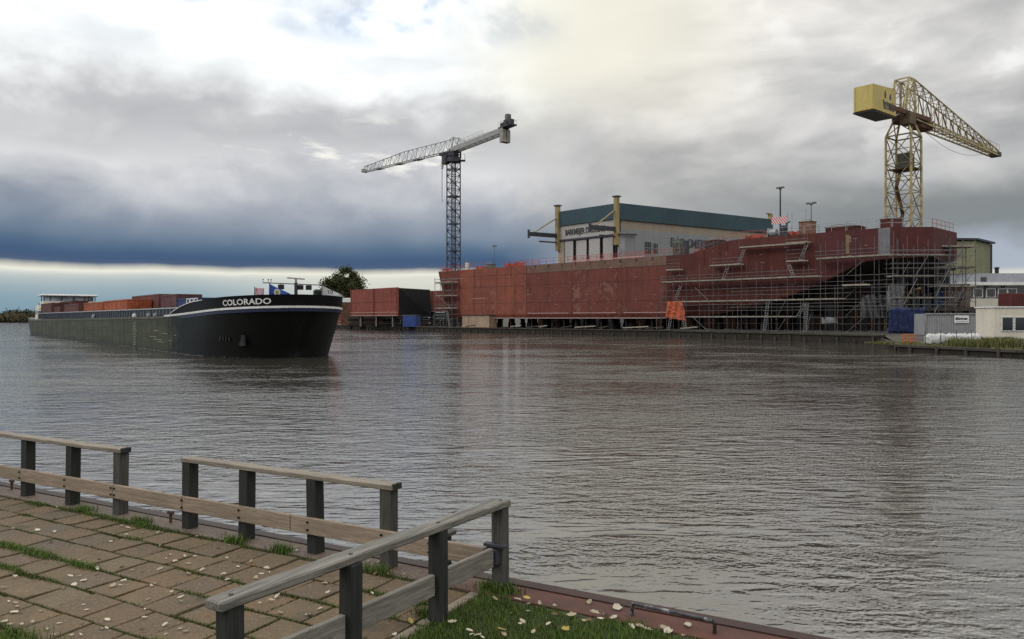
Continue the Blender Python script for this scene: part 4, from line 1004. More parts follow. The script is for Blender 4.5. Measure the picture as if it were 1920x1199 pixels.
# long dark sheet-steel shed wall of building sections beyond the blocks
fb=thing('section_rack','long dark rack of rusty hull sections stored behind the hull','rack',hp(40,HB+7,GZ))
for i in range(14):
    mb=MB(); s=4+i*6.4; hh=R.uniform(2.3,3.0) if i<9 else R.uniform(6.0,7.5); mb.box(hp(s,HB+7,GZ+hh/2),6.2,2.4,hh,HD,HP)
    for q in (-2,0,2): mb.box(hp(s+q,HB+5.7,GZ+hh/2),.15,.25,hh,HD,HP)
    mb.build('hull_plate',M['rust'],fb)
# plywood hut
s0=HS(867,-1.2); s1=HS(917,-1.2); hut=thing('plywood_hut','pale brown plywood hut under the bow end of the red hull','hut',hp((s0+s1)/2,-.2,GZ))
mb=MB(); mb.box(hp((s0+s1)/2,-.1,(GZ+3.45)/2+.0),s1-s0,2.2,3.45-GZ,HD,HP); mb.build('wall',M['ply'],hut)
mb=MB(); mb.box(hp((s0+s1)/2,-.1,3.5),s1-s0+.3,2.5,.12,HD,HP); mb.build('roof',M['steel_dark'],hut)
mb=MB(); mb.box(hp(s0+1.9,-1.215,GZ+1.27),.08,.03,2.5,HD,HP); mb.build('batten',M['timber'],hut)
# loose planks and timber along the quay edge
for k,(px,ln,an) in enumerate(((1000,3.2,.3),(1016,2.4,-.2),(1060,2.0,.5),(1095,4.2,.15),(1130,2.6,-.4),(1190,4.8,.1),(1225,3.0,.3),(1290,3.5,-.2),(880,2.6,.1),(965,2.2,.4))):
    s=HS(px,-3.0); c=hp(s,-2.7,GZ+.32+.05*(k%2)); d=HD*math.cos(an)+HP*math.sin(an); mb=MB(); mb.bar(c-d*ln/2,c+d*ln/2+V(0,0,.25),.32,.18)
    tag(mb.build('loose_plank',M['plank'] if k%2 else M['timber'],loc=c),'loose weathered plank lying on the quay edge before the hull' if k%2 else 'dark loose beam lying on the quay edge before the hull','plank','loose planks on the quay' if k%2 else 'loose beams on the quay')

# ------------------------------------------------------------------ scaffolds
M['tube']=simple('scaffold_tube',(.13,.13,.13),.5,.3,.3,1.5)
class Scaf:
    def __init__(s,name,lab,loc): s.t=thing(name,lab,'scaffold',loc)
    def pole(s,p,q,r=.032,nm='standard',m=None): mb=MB(); mb.tube(p,q,r,5); return mb.build(nm,m or M['tube'],s.t)
    def ledger(s,p,q,r=.036): return s.pole(p,q,r,'ledger')
    def brace(s,p,q): return s.pole(p,q,.045,'brace')
    def plat(s,p,q,wd,up=(0,0,1)): 
        mb=MB(); p=Vector(p); q=Vector(q); d=(q-p).normalized(); sd=d.cross(V(0,0,1)); L=(q-p).length; n=max(3,int(wd/.3))
        for i in range(n): o_=sd*((i+.5)/n-.5)*wd; mb.bar(p+o_,q+o_,wd/n-.02,.06)
        mb.bar(p+sd*wd/2+V(0,0,.1),q+sd*wd/2+V(0,0,.1),.04,.18); mb.bar(p-sd*wd/2+V(0,0,.1),q-sd*wd/2+V(0,0,.1),.04,.18)
        return mb.build('platform',M['plank'],s.t)
    def ladder(s,p,q,wd=.42,side=None):
        p=Vector(p); q=Vector(q); sd=side or HD; mb=MB(); mb.tube(p-sd*wd/2,q-sd*wd/2,.04,5); mb.tube(p+sd*wd/2,q+sd*wd/2,.04,5)
        n=int((q-p).length/.32)
        for i in range(1,n): c=p+(q-p)*i/n; mb.tube(c-sd*wd/2,c+sd*wd/2,.024,4)
        return mb.build('ladder',M['alu'],s.t)
M['alu']=simple('aluminium',(.28,.285,.29),.4,.4,.15)
bg=Scaf('scaffold','large grey tube scaffold around the aft half of the red hull with platforms and ladders',hp(70,-2,GZ))
wi,wo=-.7,-2.3
sA,sB=53.4,89.2; NB=15; st=[sA+(sB-sA)*i/NB for i in range(NB+1)]
def ztop(s): return 9.9 if s<60 else 11.6 if s<72 else 10.6 if s<78 else 13.6
for i,s in enumerate(st):
    for w_ in (wi,wo):
        z1=ztop(s)+R.uniform(-.6,.5)-(0 if w_==wo else R.uniform(0,.8)); bg.pole(hp(s,w_,GZ),hp(s,w_,z1))
    if i%2==0: bg.pole(hp(s+.35,-4.0,GZ),hp(s+.35,-4.0,5.2 if s<80 else 7.2))
    for z_ in (3.0,5.4,8.6): bg.ledger(hp(s,wi+.3,z_-.08),hp(s,wo-.3,z_-.08))
def run(z_,s0,s1,w_):
    n=max(1,round((s1-s0)/6.5))
    for i in range(n): a_=s0+(s1-s0)*i/n; c_=s0+(s1-s0)*(i+1)/n; bg.ledger(hp(a_-.15,w_,z_+R.uniform(-.04,.04)),hp(c_+.15,w_,z_+R.uniform(-.04,.04)))
for z_ in (1.1,3.0,5.4,8.6): run(z_,sA,sB,wo)
for z_ in (4.0,6.3,7.3,9.1,9.6): run(z_,sA,sB if z_<8 else 79,wo)
for z_ in (4.5,6.9): run(z_,66,sB,wo)
for z_ in (2.1,4.4,7.9): run(z_,60,sB,wi)
for z_ in (11.5,12.0): run(z_,79,sB,wo)
run(1.0,54,90,-4.0); run(3.0,56,74,-4.0); run(4.9,58,88,-4.0)
for s0,s1 in ((53.4,60),(60.2,66.4),(66.6,73),(73.2,79.2)): bg.plat(hp(s0,-1.5,8.6),hp(s1,-1.5,8.6),1.3)
for s0,s1 in ((55.6,62),(62.2,69),(69.2,76),(76.2,82.5)): bg.plat(hp(s0,-1.5,5.4),hp(s1,-1.5,5.4),1.3)
for s0,s1 in ((57,64),(64.2,70.5),(70.7,75.5)): bg.plat(hp(s0,-1.5,3.0),hp(s1,-1.5,3.0),1.3)
for s0,s1 in ((79,84.2),(84.4,89.2)): bg.plat(hp(s0,-1.5,11.0),hp(s1,-1.5,11.0),1.3)
bg.plat(hp(83.2,-3.1,7.15),hp(86.4,-3.1,7.15),1.0)
# landings with rails and ladders stepping up the side
def landing(px0,px1,py,rails=2):
    s0,z0=HZ(px0,py,-1.0); s1=HS(px1,-1.0); bg.plat(hp(s0,-1.0,z0),hp(s1,-1.0,z0),1.0)
    for r_ in range(1,rails+1): bg.ledger(hp(s0,-1.5,z0+.55*r_),hp(s1,-1.5,z0+.55*r_))
    for s in (s0,s1): bg.pole(hp(s,-1.5,z0-.3),hp(s,-1.5,z0+1.3)); bg.ledger(hp(s,-1.55,z0-.05),hp(s,.0,z0-.05))
landing(1334,1391,500); landing(1477,1512,492,3); landing(1252,1277,508,3); landing(1389,1512,466,0); landing(1477,1517,458,1)
def lad(px0,py0,px1,py1,w_=-1.25):
    s0,z0=HZ(px0,py0,w_); s1,z1=HZ(px1,py1,w_); bg.ladder(hp(s0,w_,z0),hp(s1,w_,z1))
lad(1355,527,1364,501); lad(1384,498,1396,466); lad(1499,491,1513,458); lad(1488,520,1478,494); lad(1266,563,1277,535,-2.0); lad(1495,596,1510,567,-2.0); lad(1281,595,1287,624,-2.6); lad(1253,622,1258,596,-2.6)
lad(1509,624,1513,568,-2.2); lad(1440,566,1433,622,-2.6)
def brc(px0,py0,px1,py1,w_=-2.4):
    s0,z0=HZ(px0,py0,w_); s1,z1=HZ(px1,py1,w_); bg.brace(hp(s0,w_,z0),hp(s1,w_,z1))
for q in ((1303,540,1328,563),(1301,597,1330,624),(1472,565,1455,600),(1473,598,1455,625),(1586,517,1619,488),(1584,560,1620,528),(1586,592,1622,561),(1584,626,1620,596),(1690,520,1706,490),(1683,556,1703,530),(1668,598,1703,563),(1661,628,1674,590),(1676,630,1702,598),(1512,626,1520,590)): brc(*q)
# scaffold carries on round the cut-off stern corner
c0_=hp(88.2,0,0); xr=[c0_.x-1.2+1.35*i for i in range(7)]
for row,y_ in enumerate((c0_.y-1.0,c0_.y-2.6)):
    for i,x_ in enumerate(xr): bg.pole(V(x_,y_,GZ),V(x_,y_,(13.2 if i<5 else 11.4)+R.uniform(-.5,.5)-row))
    for z_ in (1.1,3.0,4.6,5.5,7.2,8.3,9.3,9.9,11.0,11.6): bg.ledger(V(xr[0]-.3,y_,z_),V(xr[6]+.3,y_,z_+R.uniform(-.05,.05)))
bg.plat(V(xr[0],c0_.y-1.8,10.9),V(xr[5],c0_.y-1.8,10.9),1.3); bg.plat(V(xr[0],c0_.y-1.8,5.4),V(xr[6],c0_.y-1.8,5.4),1.3); bg.plat(V(xr[0],c0_.y-1.8,8.2),V(xr[4],c0_.y-1.8,8.2),1.3)
for i,(za_,zb_) in enumerate(((1,4.4),(4.6,8),(8,10.8),(1,4.6),(5.5,9))): bg.brace(V(xr[i],c0_.y-2.7,za_),V(xr[i+1]+.4,c0_.y-2.7,zb_))
for i in range(22):
    s=R.uniform(66,90); w_=R.uniform(1.5,14); zt=keel(s)+R.uniform(.3,1.2)*(1 if s<80 else 1.6); mb=MB(); mb.bar(hp(s,w_,GZ),hp(s,w_,zt),R.choice([.25,.4,.7])); mb.box(hp(s,w_,GZ+.1),1.0,1.0,.2,HD,HP); mb.box(hp(s,w_,zt-.1),.9,.9,.2,HD,HP)
    tag(mb.build('stern_prop',R.choice([M['timber'],M['steel_dark'],M['old_concrete']]),loc=hp(s,w_,GZ)),'stout prop among many standing in the dark under the stern','prop','props under the stern')
stw=Scaf('scaffold_tower','free standing scaffold stair tower behind the stern right of the blue sheets',hp(93,13,GZ))
cA=at(1757,104,0); cB=at(1829,104,0); ex=V(1,0,0); ey=V(0,1,0)
xs=[cA.x+(cB.x-cA.x)*i/3 for i in range(4)]
for j in (104,106.2):
    for i,x_ in enumerate(xs): stw.pole(V(x_,j,GZ),V(x_,j,hz(452,104)-.0+R.uniform(-.4,.6)),.06)
for py in (463,480,500,514,533,548,566,578,590):
    z_=hz(py,104)
    for j in (104,106.2): stw.ledger(V(xs[0]-.2,j,z_),V(xs[3]+.2,j,z_))
for py in (463,502,538): z_=hz(py,104); stw.plat(V(xs[0]-.2,105.1,z_),V(xs[3]+.2,105.1,z_),2.0)
for (a_,b_,pa,pb) in ((2,3,502,466),(1,2,500,466),(2,3,536,504),(0,1,535,502),(1,3,572,540),(0,2,578,545)): stw.brace(V(xs[a_],103.9,hz(pa,104)),V(xs[b_],103.9,hz(pb,104)))
for k in range(5): stw.ladder(V(xs[1]+.7+k*.0,104.6,hz(577,104)+k*2.6-(0)),V(xs[2]+.4,104.6,hz(577,104)+(k+1)*2.6),.6,ey) if k<3 else None
for x_ in (1775,1800):
    p=at(x_,103.6,hz(575,103.6)); 
    for k in range(4): stw.brace(p+V(k*.35,0,0),p+V(k*.35+.9,0,2.0))
# small tower at the bow end
bs_=Scaf('scaffold_tower','narrow scaffold tower at the bow end of the red hull beside the blue bin',hp(-3,-1.5,GZ))
sa=HS(821,-1.2); sb=HS(853,-1.2)
for s in (sa,(sa+sb)/2,sb):
    for w_ in (-.5,-2.0): bs_.pole(hp(s,w_,GZ),hp(s,w_,11.6 if w_<-1 else 10.4),.06)
for py in (525,533,546,556,573,580,590,598):
    z_=hz(py,dist(sa,-2)); 
    for w_ in (-.5,-2.0): bs_.ledger(hp(sa-.2,w_,z_),hp(sb+.2,w_,z_),.05)
for py in (531,556,579): z_=hz(py,dist(sa,-2)); bs_.plat(hp(sa-.1,-1.25,z_),hp(sb+.1,-1.25,z_),1.3)
bs_.ladder(hp(sb-.6,-2.1,GZ),hp(sb-1.6,-2.1,4.6)); bs_.brace(hp(sa,-2.05,GZ),hp(sb,-2.05,4.8)); bs_.brace(hp(sb,-2.05,4.8),hp(sa,-2.05,8.4)); bs_.brace(hp(sa-.6,-2.1,3.2),hp(sa+1.4,-2.1,3.6))
# orange netting on the scaffold foot
mb=MB(); s0=HS(1249,-2.8); s1=HS(1279,-2.8); n=14; vs=[]
za,zb_=hz(566,dist(s0,-2.8)),hz(596,dist(s0,-2.8))
for i in range(n+1):
    for j in range(9):
        s=s0+(s1-s0)*i/n; z_=za+(zb_-za)*j/8; vs.append(hp(s+R.uniform(-.06,.06)+.10*j*(i/n)*.9,-2.8+.14*math.sin(i*1.3+j*.7)+R.uniform(-.08,.08),z_+R.uniform(-.06,.06)-(.5*(i/n)*j/8)))
mb.add(vs,[(i*9+j,i*9+j+1,(i+1)*9+j+1,(i+1)*9+j) for i in range(n) for j in range(8)])
tag(mb.build('orange_netting',M['orange'],loc=hp(s0,-2.8,3)),'crumpled bright orange netting tied to the scaffold foot','netting')
# ------------------------------------------------------------------ building hall
HC=Vector((22.1,160,0)); HL=Vector((10.3,173.5,0)); HR=Vector((62.7,186.4,0))
fd=(HL-HC).normalized(); sdv=(HR-HC).normalized(); FL=(HL-HC).length; SLn=(HR-HC).length
fn_=Vector((-fd.y,fd.x,0)); fn_=fn_ if fn_.dot(-HC)>0 else -fn_      # outward of the front
sn_=Vector((-sdv.y,sdv.x,0)); sn_=sn_ if sn_.dot(-HC)>0 else -sn_    # outward of the long side
up=V(0,0,1); ZT=26.7
def hf(u,z,o=0): return HC+fd*u+fn_*o+up*z
def hs(u,z,o=0): return HC+sdv*u+sn_*o+up*z
hall=thing('shipyard_hall','large pale shipyard hall with a teal roof band and yellow corner columns','hall',HC+up*GZ)
def corr(name,c,sc=3.2,streak=.3,dirv=None):
    m,nt,b=new_mat(name); co=coords(nt); ang=math.atan2(dirv.y,dirv.x); mp=mapping(nt,co,rot=(0,0,-ang))
    n1=noise(nt,mp,.25,5,.6); n2=noise(nt,mapping(nt,mp,(2,2,.10)),1,5,.62)
    k=mixc(nt,n1.sstep(.35,.65),tuple(v*.9 for v in c),c); k=mixc(nt,n2.sstep(.5,.72)*streak,k,tuple(v*.62 for v in c)); nt.links.new(k,b.inputs['Base Color'])
    b.inputs['Roughness'].default_value=.6; b.inputs['Specular IOR Level'].default_value=.3
    sx=nt.nodes.new('ShaderNodeSeparateXYZ'); nt.links.new(mp,sx.inputs[0]); wv=(E(nt,sx.outputs[0])*sc)._m('SINE'); bump(nt,b,wv,.6,.04); return m
back=fd*FL; 
def quadbox(mb,p,d,L,z0,z1,nrm,th): mb.prism([p+up*z0,p+d*L+up*z0,p+d*L+up*z1,p+up*z1],-nrm*th)
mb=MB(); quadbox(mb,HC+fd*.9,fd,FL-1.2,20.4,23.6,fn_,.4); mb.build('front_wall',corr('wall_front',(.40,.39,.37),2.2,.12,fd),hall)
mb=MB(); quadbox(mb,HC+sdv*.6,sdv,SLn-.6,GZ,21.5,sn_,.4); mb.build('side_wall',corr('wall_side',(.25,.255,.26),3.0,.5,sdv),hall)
mb=MB(); quadbox(mb,HC+sdv*.6,sdv,SLn-.6,21.5,23.5,sn_,.5); mb.build('side_wall_upper',corr('wall_upper',(.30,.25,.195),3.0,.45,sdv),hall)
M['teal']=simple('teal_band',(.026,.060,.076),.55,0,.18,.12,streak=.25)
mb=MB(); quadbox(mb,HC+fd*.2+fn_*.35,fd,FL-.2,23.5,ZT,fn_,.8); quadbox(mb,HC+sdv*.0+sn_*.35,sdv,SLn,23.3,ZT,sn_,.8); mb.build('roof_band',M['teal'],hall)
mb=MB(); mb.prism([HC+up*26.3,HR+up*26.3,HR+back+up*26.3,HL+up*26.3],up*.3); mb.build('roof',M['concrete'],hall)
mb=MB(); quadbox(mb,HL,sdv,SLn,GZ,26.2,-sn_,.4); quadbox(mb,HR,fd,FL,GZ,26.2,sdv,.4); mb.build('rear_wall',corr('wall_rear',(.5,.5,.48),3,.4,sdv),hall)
# sliding doors, four leaves
M['doorp']=corr('door_sheet',(.42,.405,.395),2.4,.15,fd); M['gap_dark']=simple('door_gap',(.03,.028,.027),.7)
u_ed=[1.5,5.0,9.0,12.8,15.9]
u_ed=[x_*FL/17.9 for x_ in (1.2,4.75,8.7,12.6,16.0)]
for i in range(4):
    u0,u1=u_ed[i]+.35,u_ed[i+1]-.35
    mb=MB(); quadbox(mb,HC+fd*u0+fn_*(.02+.1*(i%2)),fd,u1-u0,GZ,19.9,fn_,.25); dr=mb.build('sliding_door',M['doorp'],hall)
    mb=MB()
    for uu in (u0-.04,u1+.04): quadbox(mb,HC+fd*(uu-.09)+fn_*(.06+.1*(i%2)),fd,.18,GZ,20.0,fn_,.3)
    mb.build('door_edge',M['gap_dark'],dr)
mb=MB(); quadbox(mb,HC+fd*.9-fn_*.3,fd,FL-1.2,GZ,20.4,fn_,.2); mb.build('door_recess',M['gap_dark'],hall)
mb=MB(); quadbox(mb,HC+fd*.9+fn_*.3,fd,FL-1.2,20.0,20.4,fn_,.6); mb.build('door_track',M['steel_dark'],hall)
mb=MB(); quadbox(mb,HC+fd*(FL-2.2)+fn_*.1,fd,2.0,GZ,20.0,fn_,.4); mb.build('side_pier',simple('beige_pier',(.36,.31,.22),.7,0,.2,.5,streak=.3),hall)
mb=MB(); quadbox(mb,HC+sdv*.05+sn_*.05,sdv,1.6,GZ,20.6,sn_,.5); mb.build('corner_pier',simple('grey_pier',(.30,.30,.31),.7,0,.2,.5),hall)
# corner columns, bracket beams, tie rods
M['col_yellow']=simple('column_yellow',(.30,.24,.11),.6,0,.25,.4,c2=(.30,.17,.07),streak=.5)
for nm,c,zt in (('c',HC+fn_*.5+sn_*.15+fd*.3,28.0),('l',HL+fn_*.45-fd*.4,28.0)):
    mb=MB(); mb.box(c+up*((zt+18)/2),0.9,0.9,zt-18,fd,fn_); mb.build('column',M['col_yellow'],hall,bevel=.04)
    mb=MB(); mb.box(c+up*(zt+.05),1.35,1.35,.25,fd,fn_); mb.build('column_cap',M['steel_dark'],hall)
# brackets project outwards in front of the hall
bd=(fn_*.90+fd*.12).normalized()
for c,L,zb in ((HC+fn_*.9+fd*.3,6.6,21.3),(HL+fn_*.9-fd*.4,7.5,21.3)):
    c=Vector(c); e_=c+bd*L
    mb=MB(); mb.bar(c-bd*1.2+up*zb,e_+up*zb,.55,.9); mb.bar(e_+up*(zb-.9),e_+up*(zb+.9),1.0,.5); mb.build('bracket_beam',M['steel_dark'],hall,bevel=.05)
    mb=MB(); mb.tube(c+up*25.2,e_-bd*1.6+up*(zb+.5),.16,6); mb.build('tie_rod',M['col_yellow'],hall)
    mb=MB(); mb.bar(c-bd*.4+sdv*(-.0)+up*(zb-1.5),c+bd*(L*.62)+up*(zb-1.5),.25,.3); mb.build('runway_rail',M['steel_dark'],hall)
mb=MB(); mb.bar(hs(-.5,20.2,.5),hs(4.5,20.4,.5),.25,.3); mb.build('runway_rail',M['steel_dark'],hall)
# lettering on the front and the side
M['letter']=simple('letter_dark',(.035,.035,.04),.6,0,.2,4); M['letter_blue']=simple('letter_blue',(.055,.062,.085),.6,0,.3,3)
flat_text('BARKMEIJER STROOBOS',1.75,hf(FL-2.4,21.3,0),-fd,up,.05,.12,width=11.8).build('front_lettering',M['letter'],hall)
flat_text('BARKMEIJER STROOBOS',2.6,hs(14.6,18.6,0),sdv,up,.07,.12,width=27).build('side_lettering',M['letter_blue'],hall)
# side windows, roof pipe
for u0,u1,z0,z1 in ((7.2,9.0,16.6,19.1),(9.6,10.9,16.8,18.9)):
    mb=MB(); quadbox(mb,HC+sdv*u0+sn_*.08,sdv,u1-u0,z0,z1,sn_,.1); w_=mb.build('window',M['glass'],hall)
    mb=MB()
    for k in range(4): quadbox(mb,HC+sdv*(u0+(u1-u0)*k/3-.04)+sn_*.12,sdv,.08,z0,z1,sn_,.05)
    quadbox(mb,HC+sdv*u0+sn_*.13,sdv,u1-u0,(z0+z1)/2-.05,(z0+z1)/2+.05,sn_,.05)
    mb.build('window_bars',M['steel_grey'],w_)
mb=MB(); c=HR+up*27.3-sdv*.7; mb.box(c,.8,.8,1.4,sdv,sn_); mb.box(c+up*.7-sdv*.5,1.6,.5,.3,sdv,sn_); mb.build('column_head',M['col_yellow'],hall)

# ------------------------------------------------------------------ grey tower crane
def lattice(mb,p,q,corners,n,r,rb,zig=True):
    """box truss from p to q; corners(t) gives the 4 (or 3) chord offsets"""
    p=Vector(p); q=Vector(q); pts=[[p+(q-p)*(i/n)+o for o in corners(i/n)] for i in range(n+1)]; K=len(pts[0])
    for i in range(n):
        for k in range(K): mb.tube(pts[i][k],pts[i+1][k],r,5)
        for k in range(K):
            k2=(k+1)%K
            mb.tube(pts[i][k],pts[i][k2],rb,4)
            if (i+k)%2: mb.tube(pts[i][k],pts[i+1][k2],rb,4)
            else: mb.tube(pts[i][k2],pts[i+1][k],rb,4)
    for k in range(K): mb.tube(pts[n][k],pts[n][(k+1)%K],rb,4)
    return mb
T1=at(850.5,183,0); tc=thing('tower_crane','grey flat top tower crane with a dark lattice mast behind the red hull','crane',T1+up*GZ)
ja=Vector((-.69,.725,0)).normalized(); jn=Vector((ja.y,-ja.x,0))
ma=(ja+jn).normalized(); mn=Vector((ma.y,-ma.x,0)); hwid=1.42
ma=Vector((math.cos(rad(34)),math.sin(rad(34)),0)); mn=Vector((-ma.y,ma.x,0)); hwid=1.15
ZM=hz(304,183)
mb=MB(); cor=lambda t:[ma*sx_*hwid+mn*sy_*hwid for sx_,sy_ in ((-1,-1),(1,-1),(1,1),(-1,1))]
lattice(mb,T1+up*GZ,T1+up*ZM,cor,24,.155,.075)
for zz in np.arange(6,ZM,6.4): 
    for k in range(4): a_=cor(0)[k]; b_=cor(0)[(k+1)%4]; mb.tube(T1+up*zz+a_,T1+up*zz+b_,.12,5)
mb.build('mast',M['steel_dark'],tc)
mb=MB(); mb.tube(T1+up*GZ,T1+up*(ZM),.05,4)
for sx_ in (-.22,.22): mb.tube(T1+ma*sx_+up*GZ,T1+ma*sx_+up*ZM,.06,4)
for i in range(90): mb.tube(T1+ma*-.22+up*(1+i*.4),T1+ma*.22+up*(1+i*.4),.025,4) if 1+i*.4<ZM else None
mb.build('ladder',M['steel_dark'],tc)
mb=MB(); mb.tube(T1+up*(ZM-.1),T1+up*(ZM+.9),1.75,16); mb.box(T1+up*(ZM+.2)+V(1.6,-.4,0),2.4,1.6,.18); mb.build('slewing_ring',M['steel_dark'],tc)
mb=MB()
for q in (V(2.7,-1.1,0),V(2.7,.4,0),V(1.8,-1.1,0)): mb.tube(T1+q+up*(ZM+.3),T1+q+up*(ZM+1.6),.035,4)
mb.tube(T1+V(1.5,-1.1,ZM+1.6),T1+V(2.7,-1.1,ZM+1.6),.035,4); mb.tube(T1+V(2.7,.4,ZM+1.6),T1+V(2.7,-1.1,ZM+1.6),.035,4); mb.build('platform_rail',M['steel_dark'],tc)
zj=hz(283,183)
mb=MB(); lattice(mb,T1+up*(ZM+.9),T1+up*(zj-.3),lambda t:[ja*sx_*1.25+jn*sy_*1.1 for sx_,sy_ in ((-1,-1),(1,-1),(1,1),(-1,1))],2,.22,.10)
mb.box(T1+up*(ZM+2.0),1.7,1.7,2.2,ja,jn); mb.build('tower_head',M['steel_dark'],tc)
mb=MB(); c=T1+ja*1.9-jn*0+V(-.6,-1.2,zj-2.2); mb.box(c,1.5,1.3,2.0,ja,jn); cb=mb.build('cab',M['steel_dark'],tc,bevel=.08)
mb=MB(); mb.box(c+ja*.78,.03,1.1,1.2,ja,jn); mb.build('cab_window',M['glass'],cb)
# jib: triangular truss running out and away, slightly raked
JT=at(683,211.5,hz(323,211.5)); J0=T1+ja*1.2+up*zj; jd=(JT-J0).normalized(); jl=(JT-J0).length
def jc(t):
    h=2.7*(1-t)+1.25*t if t>.25 else 2.7; h=2.75 if t<.5 else 2.75-(t-.5)*2.6
    return [-jn*.75,jn*.75,up*h]
mb=MB(); lattice(mb,J0,JT,jc,20,.12,.062); mb.build('jib',M['crane_grey'],tc)
mb=MB(); mb.box(JT+up*.3,.6,1.5,.9,jd,jn); mb.build('jib_tip',M['crane_grey'],tc)
for t in (.34,.55,.8):
    mb=MB(); c=J0+(JT-J0)*t-up*.18; mb.box(c,2.4,1.6,.1,jd,jn); mb.build('walkway_tray',M['crane_grey'],tc)
CT=at(962,164.5,hz(239.5,164.5)); cd=(CT-(T1+up*zj)); cl=cd.length; cd.normalize(); cn=Vector((cd.y,-cd.x,0)).normalized()
C0=T1+up*(zj+.05)
mb=MB(); 
for q in (-.8,.8): mb.bar(C0+cn*q,C0+cd*(cl-2.6)+cn*q,.28,1.15)
for i in range(9): c=C0+cd*(i+.5)*(cl-2.6)/9; mb.bar(c-cn*.8,c+cn*.8,.14)
mb.build('counter_jib',M['crane_grey'],tc)
mb=MB(); apex=T1+up*(zj+2.9)
for q in (-.7,.7):
    mb.tube(J0+cn*q*.3+up*2.7,apex+cn*q+cd*1.2,.10); mb.tube(apex+cn*q+cd*1.2,C0+cd*6+cn*q+up*.5,.08); mb.tube(C0+cn*q,apex+cn*q+cd*1.2,.12); mb.tube(C0+cn*q+cd*3,apex+cn*q+cd*1.2,.10)
    for i in range(7): b0_=C0+cd*(1.8+i*1.9)+cn*q*1.1+up*.5; mb.tube(b0_,b0_+up*1.05,.035,4)
    mb.tube(C0+cd*1.8+cn*q*1.1+up*1.55,C0+cd*(1.8+6*1.9)+cn*q*1.1+up*1.55,.03,4); mb.tube(C0+cd*1.8+cn*q*1.1+up*1.05,C0+cd*(1.8+6*1.9)+cn*q*1.1+up*1.05,.03,4)
mb.build('apex_frame',M['crane_grey'],tc)
mb=MB(); c=C0+cd*(cl-2.0); mb.box(c+up*.6,4.2,2.0,.25,cd,cn); mb.build('winch_platform',M['steel_dark'],tc)
mb=MB(); mb.tube(c+up*1.4-cn*.7,c+up*1.4+cn*.7,.65,12); mb.box(c+cd*1.3+up*1.3,.9,1.0,1.1,cd,cn); mb.box(c-cd*1.4+up*1.2,1.0,1.2,.9,cd,cn); mb.build('hoist_winch',M['steel_dark'],tc)
mb=MB(); mb.box(c+cd*.2+up*2.2,.9,1.1,2.0,cd,cn); mb.build('control_box',M['gen_grey'],tc,bevel=.06)
for o_ in (-.55,.55):
    mb=MB(); mb.box(c-cd*.9+cn*o_-up*1.3,1.2,1.0,2.7,cd,cn); mb.build('counterweight',M['concrete'],tc,bevel=.05)
mb=MB()
for q in (-1.1,1.1):
    for i in range(4): mb.tube(c+cd*(-1.9+i*1.25)+cn*q+up*.7,c+cd*(-1.9+i*1.25)+cn*q+up*1.75,.03,4)
    mb.tube(c+cd*-1.9+cn*q+up*1.75,c+cd*1.85+cn*q+up*1.75,.03,4)
mb.build('platform_rail',M['steel_dark'],tc)
# trolley, ropes, hook block
tp=J0+jd*2.6-up*.35; mb=MB(); mb.box(tp,1.8,1.5,.6,jd,jn); mb.tube(tp-up*.3-jn*.5,tp-up*.3+jn*.5,.3,10); mb.build('trolley',M['steel_dark'],tc)
hk=Vector((at(829,tp.y).x,tp.y,hz(310,tp.y)))
mb=MB(); 
for q in (-.25,.25): mb.tube(tp+jd*q*1.2,hk+jd*q+up*.6,.022,4)
mb.tube(hk-up*.6,hk-up*9.0,.05,5); mb.tube(hk-up*.6+jd*.12,hk-up*7.5+jd*.12,.03,4); mb.build('hoist_rope',M['steel_dark'],tc)
mb=MB(); mb.tube(hk-jn*.2,hk+jn*.2,.42,10); mb.box(hk-up*.25,.45,.5,1.3,jd,jn); mb.box(hk+up*.75,.5,.35,.5,jd,jn); mb.build('hook_block',M['offwhite'],tc,bevel=.03)

# ------------------------------------------------------------------ yellow hammerhead crane
D2=124.0; T2=at(1694,D2,0); yc=thing('harbour_crane','old yellow lattice shipyard crane with a boxy counterweight house above the stern','crane',T2+up*GZ)
y1=Vector((.80,.60,0)).normalized(); y2=Vector((y1.y,-y1.x,0))       # jib direction; square to it
ta=Vector((math.cos(rad(41)),math.sin(rad(41)),0)); tb=Vector((-ta.y,ta.x,0))
M['brace_yellow']=simple('brace_yellow',(.22,.17,.075),.6,0,.35,.8,c2=(.08,.06,.045)); zT1=hz(257,D2); zT0=GZ; zHd=hz(228,D2)
def tw(z_): 
    t=(z_-zT0)/(zT1-zT0); return 2.0*(1-t)+1.94*t
legs=((-1,-1),(1,-1),(1,1),(-1,1)); lv=[GZ+ (zT1-GZ)*k/7 for k in range(8)]
def tpnt(k,z_,f=1): s_=tw(z_)*f; return T2+ta*legs[k][0]*s_+tb*legs[k][1]*s_+up*z_
for k in range(4):
    mb=MB(); mb.bar(tpnt(k,GZ),tpnt(k,zT1),.28,.28); mb.build('tower_leg',M['crane_yellow'],yc)
mb=MB()
for i in range(7):
    for k in range(4):
        k2=(k+1)%4; z0,z1=lv[i],lv[i+1]
        mb.bar(tpnt(k,z0),tpnt(k2,z0),.12); mb.bar(tpnt(k,z0),tpnt(k2,z1),.11); mb.bar(tpnt(k2,z0),tpnt(k,z1),.11)
        zm=(z0+z1)/2; mb.bar(tpnt(k,zm),(tpnt(k,zm)+tpnt(k2,zm))/2,.10); mb.bar((tpnt(k,zm)+tpnt(k2,zm))/2,tpnt(k2,zm),.10)
for k in range(4): mb.bar(tpnt(k,zT1),tpnt((k+1)%4,zT1),.2)
mb.build('tower_bracing',M['brace_yellow'],yc)
mb=MB()   # tapered cone of struts up to the slewing bearing
